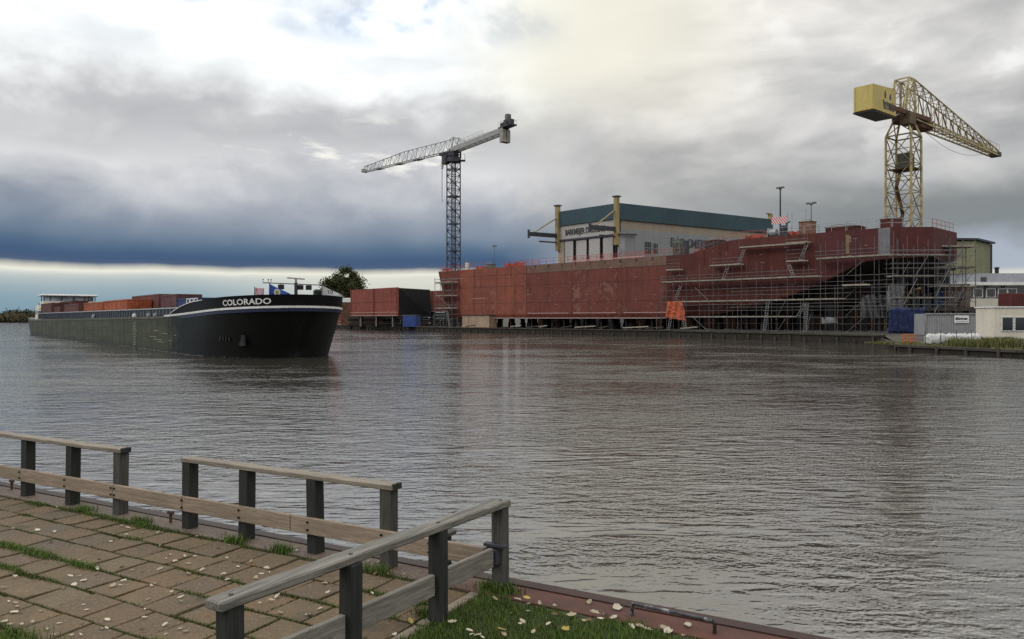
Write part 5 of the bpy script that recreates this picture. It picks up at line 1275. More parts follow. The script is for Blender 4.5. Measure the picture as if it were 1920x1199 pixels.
for k in range(4):
    hp_=T2+ta*legs[k][0]*1.1+tb*legs[k][1]*1.1+up*zHd; mb.bar(tpnt(k,zT1),hp_,.26); h2=T2+ta*legs[(k+1)%4][0]*1.1+tb*legs[(k+1)%4][1]*1.1+up*zHd; mb.bar(tpnt(k,zT1),h2,.14); mb.bar(hp_,h2,.2)
mb.build('tower_top',M['crane_yellow'],yc)
mb=MB(); mb.tube(T2+up*(zHd-.2),T2+up*(zHd+.7),1.7,16); mb.build('slewing_ring',M['rust'],yc)
mb=MB(); z_=hz(318,D2)
mb.box(T2+up*z_+ta*.6,3.6,3.8,.18,ta,tb); 
mb.build('machinery_platform',M['rust'],yc)
mb=MB(); mb.box(T2+up*(z_+1.4)+ta*.9,1.8,2.0,2.4,ta,tb); mb.build('lift_cabin',simple('cabin_dark',(.05,.055,.04),.6,0,.4,1),yc,bevel=.08)
mb=MB()
for i in range(6):
    za=GZ+2+i*4.2; s_=1 if i%2 else -1; mb.bar(T2+ta*-1.2*s_+tb*.6+up*za,T2+ta*1.2*s_+tb*.6+up*(za+4.2),.55,.10)
mb.build('stair',M['rust'],yc)
# turntable deck, machinery house
zb=zHd+.9
mb=MB()
for q in (-1.3,1.3): mb.bar(T2-y1*9.6+y2*q+up*(zb),T2+y1*6+y2*q+up*zb,.35,.7)
for i in range(8): c=T2-y1*9+y1*i*2.1; mb.bar(c+y2*-1.3+up*zb,c+y2*1.3+up*zb,.2,.3); mb.bar(c+y2*-1.3+up*zb,c+y1*2.1+y2*1.3+up*zb,.14)
mb.build('turntable_frame',M['rust'],yc)
hN=at(1637,115.2,hz(204,115.2)); hL_=at(1597.5,117.6,0); hR_=at(1680,119.8,0)
e1=(hR_-hN); e1.z=0; e2=(hL_-hN); e2.z=0; L1=e1.length; L2=e2.length; e1.normalize(); e2.normalize(); zb0=hN.z; 
ztN=hz(157,115.2)
mb=MB(); n0=Vector((hN.x,hN.y,0)); P=[n0,n0+e2*L2*.86,n0+e2*L2+e1*.5,n0+e2*L2+e1*(L1-.0),n0+e1*L1]
mb.add([p+up*zb0 for p in P]+[p+up*(ztN+ .45*((p-n0).dot(e1))/L1) for p in P],[(4,3,2,1,0),(5,6,7,8,9)]+[(i,(i+1)%5,5+(i+1)%5,5+i) for i in range(5)])
hs_=mb.build('machinery_house',M['house_yellow'],yc)
mb=MB(); 
for a_,b_ in ((P[0],P[1]),(P[1],P[2]),(P[0],P[4])): mb.bar(a_+up*(zb0+.06)+(e1+e2)*-.02,b_+up*(zb0+.06)+(e1+e2)*-.02,.06,.12)
for p in (P[0],P[1]): mb.bar(p+up*zb0-(e1+e2)*.02,p+up*ztN-(e1+e2)*.02,.07)
mb.build('house_edge_trim',simple('trim_yellow',(.45,.30,.06),.6,0,.2),hs_)
mb=MB(); mb.box((P[0]+P[3])/2+up*(zb0-.12),L1*.97,L2*.95,.2,e1,e2); mb.build('house_floor',M['black'],hs_)
on=Vector((-e1.y,e1.x,0)); on=on if on.dot(-n0)>0 else -on
M['sign_dark']=simple('sign_dark',(.045,.05,.07),.6,0,.3,4)
mb=flat_text('Barkmeijer',.95,n0+e1*(L1*.42)+up*(zb0+1.25)+on*.0,e1,up,.03,.04,width=L1*.54)
v2,f2=text_mesh('Stroobos',.6,.02); o=n0+e1*(L1*.44)+up*(zb0+.62); wmx=max(v[0] for v in v2); mb.add([o+e1*v[0]*L1*.48/wmx+up*v[1]+on*.04 for v in v2],f2)
for q,hh in ((.52,1.15),(.74,.85)):      # two small upright figures of the emblem
    o=n0+e1*(L1*q)+up*(zb0+2.25)+on*.03; mb.prism([o-e1*.22,o+e1*.22,o+e1*.26+up*hh*.55,o+e1*.06+up*hh,o-e1*.1+up*hh,o-e1*.26+up*hh*.5],on*.02)
mb.box(n0+e1*(L1*.70)+up*(zb0+1.12)+on*.03,L1*.52,.02,.07,e1,on); mb.build('house_lettering',M['sign_dark'],hs_)
# A-frame and jib truss: deep at the root, tapering to the tip
zA=hz(153,D2+1); apex2=T2+y1*1.2+up*zA
J2=at(1866,147,hz(289,147)); root=T2+y1*1.5+up*(zb+.2); jd2=(J2-root); Lj=jd2.length; jd2.normalize()
mb=MB()
back_=T2-y1*2.4+up*(zb+.3)
for q in (-1.2,1.2):
    mb.bar(T2-y1*1.6+y2*q+up*(zb+.3),apex2-y1*1.8+y2*q*.9,.26); mb.bar(root+y2*q,apex2+y2*q*.9,.30); mb.bar(back_+y2*q,apex2-y1*1.8+y2*q*.9,.16); mb.bar(apex2-y1*1.8+y2*q*.9,apex2+y2*q*.9,.18)
    mb.bar(n0+e1*L1+up*(ztN+.4)+y2*q,apex2+y2*q*.9,.14); mb.bar(root+y2*q,apex2-y1*1.8-y2*q*.9,.12); mb.bar(back_+y2*q,apex2+y2*q*.9,.12)
    for h in (.35,.65): mb.bar(T2-y1*1.6+y2*q+up*(zb+(zA-zb)*h),root+y2*q+up*((zA-zb)*h),.12)
    mb.bar(T2-y1*1.6+y2*q+up*(zb+(zA-zb)*.35),root+y2*q+up*((zA-zb)*.65),.10); mb.bar(T2-y1*1.6+y2*q+up*(zb+.3),root+y2*q+up*((zA-zb)*.35),.10)
mb.bar(apex2-y2*1.1,apex2+y2*1.1,.2); mb.bar(apex2-y1*1.8-y2*1.1,apex2-y1*1.8+y2*1.1,.2); mb.bar(root-y2*1.2+up*3,apex2+y2*1.0-up*1,.12); mb.bar(root+y2*1.2+up*3,apex2-y2*1.0-up*1,.12)
mb.build('apex_frame',M['crane_yellow'],yc)
n=12; bot=[];topc=[]
for i in range(n+1):
    t=i/n; b_=root+(J2-root)*t; hh=(zA-root.z)*(1-t)**1.02+.55*t
    # upper chord falls from the apex to the tip
    bot.append([b_-y2*(1.15-.55*t),b_+y2*(1.15-.55*t)]); tb_=Vector(b_)+up*(hh if t>0 else zA-root.z); topc.append([tb_-y2*(1.05-.5*t),tb_+y2*(1.05-.5*t)])
mb=MB()
for i in range(n):
    for q in (0,1):
        mb.bar(topc[i][q],topc[i+1][q],.17); mb.bar(bot[i][q],bot[i+1][q],.19)
mb.build('jib_chords',M['crane_yellow'],yc)
mb=MB()
for i in range(n):
    for q in (0,1):
        mb.bar(bot[i+1][q],topc[i+1][q],.10)
        mb.bar(topc[i][q],bot[i+1][q],.10) if i<n-1 else None
        if i<4: mb.bar(bot[i][q],topc[i+1][q],.07)
    mb.bar(bot[i][0],bot[i+1][1],.10); mb.bar(bot[i][1],bot[i+1][0],.10); mb.bar(bot[i+1][0],bot[i+1][1],.12); mb.bar(topc[i+1][0],topc[i+1][1],.10); mb.bar(topc[i][0],topc[i+1][1],.08)
mb.build('jib_bracing',simple('jib_brace',(.20,.145,.05),.6,0,.35,.8,c2=(.09,.06,.04)),yc)
mb=MB()
for q in (-1,1):
    lo=[root+(J2-root)*(i/n)+y2*q*(1.25-.55*i/n)-up*.75*(1-.4*i/n) for i in range(n+1)]
    for i in range(n): mb.bar(lo[i],lo[i+1],.22); mb.bar(lo[i],bot[i+1][0 if q<0 else 1],.09); mb.bar(lo[i+1],bot[i+1][0 if q<0 else 1],.09)
mb.build('runway_girder',M['crane_yellow'],yc)
mb=MB(); c=root+jd2*5.2-up*.6; mb.box(c,3.2,2.0,1.3,jd2,y2); mb.box(c-jd2*2.2,1.4,2.2,1.8,jd2,y2); mb.build('trolley',M['rust'],yc,bevel=.06)
mb=MB(); mb.box(J2-up*.15,1.4,1.7,.8,jd2,y2); mb.tube(J2+jd2*.9-y2*.5,J2+jd2*.9+y2*.5,.4,10); mb.build('jib_tip',M['steel_dark'],yc)
mb=MB()
for q in (-.8,.8):
    for i in range(5): c=J2-jd2*(.2+i*1.4)+y2*q+up*.4; mb.tube(c,c+up*1.1,.035,4)
    mb.tube(J2-jd2*.2+y2*q+up*1.5,J2-jd2*5.8+y2*q+up*1.5,.035,4)
mb.build('tip_rail',M['crane_yellow'],yc)
mb=MB(); a_=root+jd2*6-up*1.4; b_=J2-jd2*5-up*.9; P_=[a_+(b_-a_)*i/10-up*1.6*math.sin(i*math.pi/10) for i in range(11)]; mb.path(P_,.03,4); mb.build('slack_rope',M['steel_dark'],yc)
mb=MB(); mb.box(T2+y1*1.0+y2*-0+V(-.9,-2.2,zb-.9),2.0,1.6,2.0,y1,y2); mb.build('driver_cab',simple('cab_brown',(.10,.07,.035),.6,0,.4,1),yc,bevel=.08)

M['rust_dark']=simple('rust_dark',(.035,.022,.017),.9,0,.4,1)
# ------------------------------------------------------------------ loose hull blocks beyond the bow
def blk(name_lab,c0,c1,depth,z0,z1,m,dark_end=True,rake=.6):
    c0=Vector(c0); c1=Vector(c1); d=(c1-c0).normalized(); nn=Vector((-d.y,d.x,0)); nn=nn if nn.y>0 else -nn; L=(c1-c0).length
    t=thing('hull_block',name_lab,'hull block',Vector((c0.x,c0.y,GZ)),'loose hull blocks in the yard')
    mb=MB(); P=[c0+up*z0,c1+up*z0,c1+up*z1,c0+up*z1]; mb.prism(P,nn*.25); mb.build('side_plate',m,t)
    mb=MB()
    for x_ in (.02,.505,.53,.98): mb.bar(c0+d*L*x_-nn*.03+up*z0,c0+d*L*x_-nn*.03+up*z1,.14,.05,up=d)
    for zz in (z0+(z1-z0)*.5,): mb.bar(c0-nn*.02+up*zz,c1-nn*.02+up*zz,.04,.06)
    mb.build('plate_seams',M['seam'],t)
    mb=MB(); mb.bar(c0-nn*.03+up*(z0+.06),c1-nn*.03+up*(z0+.06),.05,.12); mb.bar(c0-nn*.03+up*(z0+.85),c1-nn*.03+up*(z0+.85),.05,.10); mb.build('pale_lines',M['pale_line'],t)
    mb=MB(); mb.prism([c1-d*.1+up*z0+nn*.27,c1+d*.0+up*(z1-.2)+nn*.27,c1+nn*depth+up*(z1-.5),c1+nn*depth+d*rake+up*z0],-d*.2)
    for k in range(4): mb.box(c1+nn*(depth*(k+.7)/4)-d*.3+up*((z0+z1)/2),.5,.18,(z1-z0)*.9,d,nn)
    mb.build('open_end',M['black'] if dark_end else m,t)
    mb=MB(); mb.prism([c0+up*(z1-.15)+nn*.27,c1+up*(z1-.15)+nn*.27,c1+nn*depth+up*(z1-.35),c0+nn*depth+up*(z1-.35)],-up*.15); mb.prism([c0+nn*.27+up*z0,c1+nn*.27+up*z0,c1+nn*depth+up*z0,c0+nn*depth+up*z0],up*.2); mb.build('deck_plate',M['rust'],t)
    for k in range(3):
        mb=MB(); c=c0+d*L*(.15+.35*k)+nn*1.2; mb.box(c+up*((GZ+z0)/2),.9,.8,z0-GZ,d,nn); mb.build('support',M['timber'],t,bevel=.03)
        mb=MB(); c=c0+d*L*(.2+.33*k)+nn*.5; mb.tube(c+up*GZ,c+up*z0,.12,6); mb.build('prop',M['steel_grey'],t)
    return t
d0=186
blk('red hull block with an open dark end standing alone left of the bow',at(657,196),at(746,179),9,hz(593,190)+.0,hz(541.5,187),primer('block_red',(.215,.060,.045),(.175,.048,.038),.35,(.30,.13,.09)))
blk('red hull block half hidden behind the bow scaffold tower',at(772,196),at(846,192),8,hz(585,195),hz(546,195),primer('block_red2',(.20,.058,.045),(.16,.047,.038),.35,(.27,.12,.085)))
blk('low red hull block glimpsed between the barge and the lone block',at(618,222),at(662,215),8,hz(608,218)-.1,hz(561,218),primer('block_red3',(.18,.045,.036),(.15,.04,.03),.2),False)
# dark stacks of plate and timber standing behind the loose blocks
for px0,px1,dd,py,lab in ((655,752,203,592,'dark stack of plates and timber under the lone red hull block'),(752,806,206,585,'dark stack of plates right behind the small blue container'),(806,868,208,586,'dark stack of plates seen through the foot of the bow scaffold')):
    a_,b_=at(px0,dd,GZ),at(px1,dd,GZ); st2=thing('plate_stack',lab,'stack',(a_+b_)/2,'stacks of plates behind the blocks'); z_=GZ; k=0
    while z_<hz(py,dd)-.1:
        hh=min(R.uniform(.35,.7),hz(py,dd)-z_); mb=MB(); o=R.uniform(-.25,.25); mb.box(V((a_.x+b_.x)/2+o,dd+R.uniform(-.2,.2),z_+hh/2),(b_-a_).length*R.uniform(.94,1.0),2.5,hh-.04); mb.build('layer',M['timber'] if k%2 else M['rust_dark'],st2,bevel=.02); z_+=hh; k+=1
# blue bin and small things by the bow
bb=at(772,178,0); bn=thing('blue_container','small blue steel container on the quay under the open hull block','container',Vector((bb.x,bb.y,GZ)))
mb=MB(); mb.box(bb+up*((GZ+hz(593,178))/2),3.4,2.4,hz(593,178)-GZ,(.94,-.34,0),(.34,.94,0)); mb.build('body',M['blue'],bn,bevel=.05)
mb=MB()
for x_ in (-1.2,-.4,.4,1.2): mb.box(bb+Vector((.94,-.34,0))*x_+Vector((-.34,-.94,0))*1.22+up*1.9,.1,.06,1.7,(.94,-.34,0),(.34,.94,0))
mb.build('ribs',M['blue'],bn)
mb=MB(); mb.box(bb+up*(hz(592,178)+.05),3.5,2.5,.1,(.94,-.34,0),(.34,.94,0)); mb.build('lid',simple('bin_lid',(.18,.20,.24),.6),bn)
wb=at(650,206,0); wt=thing('white_pallet_stack','small pale stack of goods between the barge and the red block','stack',Vector((wb.x,wb.y,GZ)))
mb=MB(); mb.box(wb+V(0,4,hz(563,206)),4.5,2.0,1.2); mb.build('pale_cover',M['white'],wt,bevel=.1)
mb=MB(); mb.box(wb+V(0,4,(GZ+hz(566,206))/2),4.2,1.8,hz(566,206)-GZ-.1); mb.build('crate',M['rust'],wt)

M['screen_blue']=simple('screen_blue',(.008,.017,.070),.6,0,.5,1.2,c2=(.02,.035,.10),bmp=.06,bscale=2)
# ------------------------------------------------------------------ below the stern: sheets, bins, stern frame
def sheet(name,lab,cat,px0,px1,py0,py1,d,m,wob=.25,n=12,k=8,thick=.05):
    mb=MB(); vs=[]; z1,z0=hz(py0,d),hz(py1,d); x0,x1=at(px0,d).x,at(px1,d).x
    for i in range(n+1):
        for j in range(k+1):
            vs.append((x0+(x1-x0)*i/n+R.uniform(-.05,.05),d+wob*math.sin(i*1.7+j*.5)+R.uniform(-.06,.06),z0+(z1-z0)*j/k+(R.uniform(-.15,.12) if j==k else 0)))
    mb.add(vs,[(i*(k+1)+j,(i+1)*(k+1)+j,(i+1)*(k+1)+j+1,i*(k+1)+j+1) for i in range(n) for j in range(k)])
    o=mb.build(name,m,None,smooth=True,loc=((x0+x1)/2,d,z0)); mod=o.modifiers.new('thick','SOLIDIFY'); mod.thickness=thick
    return tag(o,lab,cat)
sheet('grey_sheet','pale grey plastic sheet hanging inside the scaffold under the stern','sheet',1664,1694,536,586,103.5,M['tarp_grey'],.2)
sheet('grey_curtain','row of dim grey plastic curtains deeper under the stern','sheet',1615,1662,553,598,108,simple('grey_curtain',(.16,.16,.165),.6,0,.35,.7,bmp=.1,bscale=1.2),.45,16)
sheet('blue_sheet','blue plastic sheet draped around the stern frame of the red hull','sheet',1738,1752,514,550,108,M['tarp_blue'],.3,8)
sheet('blue_sheet','narrow blue plastic sheet hanging above the dark platform right of the stern','sheet',1752,1768,548,577,105.5,M['tarp_blue'],.2,8)
sheet('blue_screen','large crumpled dark blue screen on the quay beside the grey corrugated container','screen',1666,1734,578,625,97,M['screen_blue'],.10,26,10)
sheet('leaning_sheet','small pale panel leaning on props under the aft hull','panel',1541,1570,597,608,105,M['tarp_grey'],.05,6,4)
# stern frame: skeg, rudder post, nozzle
sfm=thing('propeller_nozzle','dark stern frame with struts and nozzle ring under the overhanging red stern','nozzle',at(1725,107,GZ))
mb=MB()
c=at(1716,107,hz(540,107)); K=26; r0,r1=2.5,3.1; vs=[]
for i in range(K+1):
    t=i/K*math.pi*1.25-.15
    for rr in (r0,r1):
        for yy in (-1.0,1.0): vs.append(c+V(rr*math.cos(t),yy,rr*math.sin(t)))
mb.add(vs,[f for i in range(K) for f in ((i*4,i*4+1,i*4+5,i*4+4),(i*4+2,i*4+3,i*4+7,i*4+6),(i*4,i*4+2,i*4+6,i*4+4),(i*4+1,i*4+3,i*4+7,i*4+5))]); mb.build('nozzle_ring',M['steel_dark'],sfm)
mb=MB(); p=at(1752,107.5,hz(510,107.5)); mb.bar(p,at(1768,107.5,hz(548,107.5)),.9,.9); mb.bar(at(1752,107.5,hz(505,107.5)),at(1752,107.5,hz(545,107.5)),.8); mb.bar(at(1775,107.5,hz(503,107.5)),at(1775,107.5,hz(545,107.5)),.6); mb.bar(at(1740,107.5,hz(505,107.5)),at(1790,107.5,hz(503,107.5)),.7,.7); mb.build('strut',M['steel_dark'],sfm)
for px in (1712,1731,1752,1764):
    mb=MB(); mb.box(at(px,106,(GZ+hz(550,106))/2+1),.55,.6,hz(552,106)-GZ-2); mb.build('pillar',M['steel_dark'],sfm)
mb=MB(); mb.box(at(1738,109,(hz(556,109)+hz(577,109))/2),3.0,.3,1.6); mb.build('pale_plate',M['tarp_grey'],sfm)
mb=MB(); mb.box(at(1757,105,hz(577,105)-.25),9.6,4.0,.5); mb.build('work_deck',M['timber'],sfm)
for px in (1702,1740,1790,1812):
    mb=MB(); mb.box(at(px,105,(GZ+hz(580,105))/2),.5,.5,hz(580,105)-GZ); mb.build('deck_leg',M['timber'],sfm)

# ------------------------------------------------------------------ right-hand bank
# grey corrugated container with a sign
D3=88; x0=at(1735,D3).x; x1=at(1862,D3).x; z1=hz(588,D3)
gc=thing('site_container','long grey corrugated site container with a white sign below the stern','container',((x0+x1)/2,D3,GZ))
mb=MB(); n=56; vs=[]
for i in range(n+1):
    for sgn in (0,1):
        xx=x0+(x1-x0)*(i+sgn*.0)/n; yy=D3+(.0 if i%2 else .07); 
        vs+=[(xx,yy,GZ+.15),(xx,yy,z1-.12)] if sgn==0 else []
mb.add(vs,[(2*i,2*i+2,2*i+3,2*i+1) for i in range(n)]); M['corr_grey']=simple('corrugated_grey',(.27,.275,.28),.55,.1,.15,.6,streak=.35); mb.build('front_sheet',M['corr_grey'],gc)
mb=MB(); mb.box(((x0+x1)/2,D3+1.3,(GZ+z1)/2),x1-x0-.06,2.4,z1-GZ-.1); mb.build('body',M['corr_grey'],gc)
mb=MB()
for zz in (GZ+.08,z1-.05): mb.box(((x0+x1)/2,D3-.02,zz),x1-x0+.1,.14,.16)
for xx in (x0,x1): mb.box((xx,D3-.02,(GZ+z1)/2),.14,.15,z1-GZ)
mb.build('frame',M['steel_grey'],gc)
sx0,sx1=at(1789,D3).x,at(1816,D3).x; sz0,sz1=hz(606,D3),hz(592,D3)
mb=MB(); mb.box(((sx0+sx1)/2,D3-.06,(sz0+sz1)/2),sx1-sx0,.05,sz1-sz0); sg=mb.build('sign_board',M['white'],gc)
mb=flat_text('Barkmeijer',.34,(sx0+.36,D3-.09,sz0+.38),(1,0,0),up,.02,.0,.25,width=sx1-sx0-.46); mb.prism([(sx0+.08,D3-.1,sz0+.36),(sx0+.34,D3-.1,sz0+.36),(sx0+.34,D3-.1,sz0+.66),(sx0+.14,D3-.1,sz0+.62)],(0,.01,0)); mb.build('sign_lettering',M['black'],sg)
mb=MB(); mb.box(((sx0+sx1)/2,D3-.09,sz0+.16),(sx1-sx0)*.8,.01,.05); mb.build('sign_line',M['steel_grey'],sg)
mb=MB(); mb.box((at(1846,D3).x,D3-.12,hz(609,D3)),.5,.2,.6); mb.box((at(1849,D3).x,D3-.18,hz(610,D3)),.22,.2,.75); mb.build('meter_box',M['white'],gc,bevel=.02)
M['sack']=simple('sack_white',(.45,.45,.44),.7,0,.2,3,bmp=.04,bscale=4)
# white bulk bags under a sheet in front of it
bgx=[(1737,1760),(1757,1784),(1780,1806),(1802,1826),(1820,1834)]
labs=['white bulk bag at the left end of the row below the grey container','white bulk bag second from the left end of the row below the container','white bulk bag in the middle of the row below the grey container','white bulk bag second from the weeds in the row below the container','white bulk bag half behind the weeds at the end of the row']
for (a_,b_),lab in zip(bgx,labs):
    D4=67.5; xa,xb=at(a_,D4).x,at(b_,D4).x; wd=xb-xa; z0,zt=.53,hz(628,D4)+R.uniform(-.05,.08)
    bag=thing('bulk_bag',lab,'bag',((xa+xb)/2,D4,.53),'white bulk bags by the container')
    bm=bmesh.new(); bmesh.ops.create_icosphere(bm,subdivisions=3,radius=1); vs=[]
    hh=zt-z0
    for v in bm.verts:
        f=lambda q:math.copysign(abs(q)**.55,q)
        v.co=Vector(((xa+xb)/2+f(v.co.x)*wd*.53+.06*math.sin(v.co.z*9+v.co.x*5),D4+f(v.co.y)*.55,z0+hh*.5+f(v.co.z)*hh*.5+.09*math.sin(v.co.x*7+a_)+.05*math.sin(v.co.y*9+a_*2)))
    m2=MB().add([tuple(v.co) for v in bm.verts],[tuple(l.vert.index for l in f.loops) for f in bm.faces]); bm.free(); m2.build('sack',M['sack'],bag,smooth=True)
    mb=MB()
    for q in (-.3,.3): mb.path([V((xa+xb)/2+q*wd-.1,D4-.2,zt-.1),V((xa+xb)/2+q*wd,D4-.2,zt+.10),V((xa+xb)/2+q*wd+.1,D4-.2,zt-.1)],.03,4)
    mb.build('lifting_loops',M['white'],bag)
# wire fence posts in front of the bags and orange barrier
D5=65.6; wf=thing('wire_fence','thin wire fence standing before the white bulk bags','fence',at(1768,D5,BANKZ))
for px in (1735,1764,1793,1822):
    mb=MB(); p=at(px,D5,BANKZ-.1); mb.tube(p,p+up*1.5,.03,5); mb.build('post',M['steel_dark'],wf)
for zz in (.35,.8,1.25):
    mb=MB(); mb.tube(at(1735,D5,BANKZ+zz),at(1822,D5,BANKZ+zz),.012,4); mb.build('wire',M['steel_grey'],wf)
D6=70; ob=thing('orange_barrier','orange tube barrier on the quay corner below the blue screen','barrier',at(1703,D6,.5)); za,zb_=hz(645,D6),hz(627,D6); za=.5; M['orange_paint']=simple('orange_paint',(.42,.13,.03),.6,0,.3,2)
for px in (1692,1699,1707,1714):
    mb=MB(); mb.tube(at(px,D6,za-.1),at(px,D6,zb_),.05,6); mb.build('upright',M['orange_paint'],ob)
for py in (628,634,640):
    mb=MB(); mb.tube(at(1691,D6,hz(py,D6)),at(1715,D6,hz(py,D6)),.045,6); mb.build('crossbar',M['orange_paint'],ob)
# cream site cabin
D7=73; cx0=at(1865,D7).x; cz1=hz(577,D7); cbn=thing('site_cabin','cream site cabin with dark windows on the grassy bank at the right edge','cabin',(cx0+4,D7+1.5,GZ))
mb=MB(); mb.box((cx0+4.0,D7+1.5,(GZ+cz1)/2),8.0,3.0,cz1-GZ); mb.build('wall',M['offwhite'],cbn,bevel=.03)
mb=MB(); mb.box((cx0+4.0,D7+1.5,cz1+.05),8.2,3.2,.12); mb.build('roof',M['white'],cbn)
for px0,px1 in ((1878,1899),(1902,1923),(1935,1956)):
    xa,xb=at(px0,D7).x,at(px1,D7).x; za,zc=hz(621,D7),hz(595,D7); mb=MB(); mb.box(((xa+xb)/2,D7-.02,(za+zc)/2),xb-xa,.06,zc-za); w_=mb.build('window',M['glass'],cbn)
    mb=MB()
    for zz in (za,zc): mb.box(((xa+xb)/2,D7-.05,zz),xb-xa+.12,.06,.07)
    for xx in (xa,xb): mb.box((xx,D7-.05,(za+zc)/2),.07,.06,zc-za)
    mb.build('window_frame',M['white'],w_)
mb=MB(); mb.box((at(1888,D7).x,D7-.03,hz(636,D7)),.5,.1,.35); mb.build('vent',M['black'],cbn)
# dark red container above and behind the cabin
D8=92; rc=thing('red_container','dark red container stacked behind the cream cabin at the right edge','container',at(1915,D8,GZ)); xa=at(1895,D8).x
mb=MB(); mb.box((xa+3,D8+1.2,(hz(574,D8)+hz(550,D8))/2),6,2.4,hz(550,D8)-hz(574,D8)); mb.build('body',simple('dark_red',(.10,.022,.022),.6,0,.2,1),rc,bevel=.03)
mb=MB()
for i in range(20): mb.box((xa+.2+i*.3,D8-.02,(hz(574,D8)+hz(550,D8))/2),.12,.06,hz(551,D8)-hz(574,D8)-.2)
mb.build('ribs',simple('dark_red2',(.085,.02,.02),.6),rc)
mb=MB(); mb.box((xa+3,D8+1.2,(GZ+hz(574,D8))/2),5.9,2.2,hz(574,D8)-GZ-.05); mb.build('lower_body',M['steel_dark'],rc)
# low flat roofed office
D9=122; ox=at(1822,D9).x; of=thing('office_building','low white office with a flat grey upper storey behind the cabin','office building',(ox+12,D9+6,GZ))
def obx(nm,px0,py0,py1,w_,d_,m,dy=0): mb=MB(); x_=at(px0,D9).x; za,zc=hz(py1,D9),hz(py0,D9); mb.box((x_+w_/2,D9+dy+d_/2,(za+zc)/2),w_,d_,zc-za); return mb.build(nm,m,of)
obx('upper_storey',1848,510,529,24,8,simple('upper_grey',(.24,.25,.27),.7,0,.15,.4),4)
obx('roof_fascia',1812,529.5,535.5,28,12,M['white'],-.6)
obx('wall_band',1816,560,576,28,10,M['offwhite'],0)
obx('window_band',1816,535.7,559.7,27.8,9.6,M['glass'],.3)
obx('plinth',1816,576.3,622,27.6,9.4,simple('plinth_dark',(.05,.05,.05),.7),.4)
for px in (1826,1850,1872,1890):
    w_=obx('window_frame',px,541,558,1.5,.15,M['white'],.12)
    mb=MB(); x_=at(px,D9).x; mb.box((x_+.75,D9+.1,(hz(542.5,D9)+hz(556.5,D9))/2),1.2,.1,hz(542.5,D9)-hz(556.5,D9)); mb.build('pane',M['glass'],w_)
for px in (1848,1880):
    obx('mullion',px,536,559.5,.5,.1,simple('mullion',(.12,.11,.10),.7),.2)
mb=MB(); p=at(1869,D9+6,hz(510,D9)); mb.tube(p,p+up*.9,.3,10); mb.tube(p+up*.9,p+up*1.1,.4,10); mb.build('chimney',M['black'],of)
mb=MB(); x_=at(1866,D9).x; mb.box((x_+.6,D9+3.95,(hz(518,D9)+hz(528,D9))/2),.9,.1,hz(518,D9)-hz(528,D9)); mb.build('roof_door',M['glass'],of)
# olive shed behind the stern
D10=142; xa,xm,xb=at(1775,D10).x,at(1829,D10).x,at(1858,D10+8).x
shd=thing('storage_shed','tall olive grey shed with a dark roof edge behind the stern','shed',((xa+xb)/2,D10+8,GZ))
A1=V(xa,D10+3,0);B1=V(xm,D10,0);C1=V(xb,D10+8,0); zt=hz(451,D10)
mb=MB(); mb.prism([A1+up*GZ,B1+up*GZ,C1+up*GZ,V(xb-4,D10+16,GZ),V(xa,D10+14,GZ)],up*(zt-GZ)); mb.build('wall',simple('olive_wall',(.20,.20,.12),.75,0,.18,.3,streak=.35),shd)
mb=MB(); 
mb.bar(A1+up*(zt+.55),B1+up*(zt+.2),1.0,.35); mb.bar(B1+up*(zt+.2),C1+(C1-B1).normalized()*1.2+up*(zt+.35),1.0,.35); mb.prism([A1+up*(zt+.3),B1+up*(zt+.05),C1+up*(zt+.1),V(xb-4,D10+16,zt+.1),V(xa,D10+14,zt+.3)],up*.25); mb.build('roof',M['steel_dark'],shd)
mb=MB(); mb.bar(C1+up*GZ+V(-.1,-.15,0),C1+up*zt+V(-.1,-.15,0),.4,.3); mb.build('downpipe',M['steel_dark'],shd)
# weeds on the bank
M['weed']=blade_mat('weed_blade',[(0,(.055,.075,.020)),(.4,(.085,.105,.028)),(.75,(.13,.13,.04)),(1,(.17,.13,.06))])
pts=[];
for k in range(46):
    px=1990-R.random()**.8*205; d_=R.uniform(58,68); s_=R.uniform(.3,.8); n=int(260*s_); hgt=R.uniform(.5,1.0)
    c=at(px,d_,BANKZ); 
    if c.x<34.0+ (66-d_)*.1+.6: c.x=34.6+R.uniform(0,3)
    pts.append(np.stack([NR.normal(c.x,s_*.55,n),NR.normal(d_,s_*.5,n),np.full(n,BANKZ+.02)],1))
def okp(P): 
    xe=33.2+(66-P[:,1])*(2.6/11.5); return P[P[:,0]>xe+.35]
blades('weeds',okp(np.concatenate(pts)),.25,.95,.022,M['weed'],.7)
n=9000; yy=NR.uniform(46,74,n); xx=33.4+(66-np.minimum(yy,66))*(2.6/11.5)+.3+NR.exponential(3.0,n); blades('bank_grass',np.stack([xx,yy,np.full(n,BANKZ)],1),.08,.32,.025,M['weed'],.8)

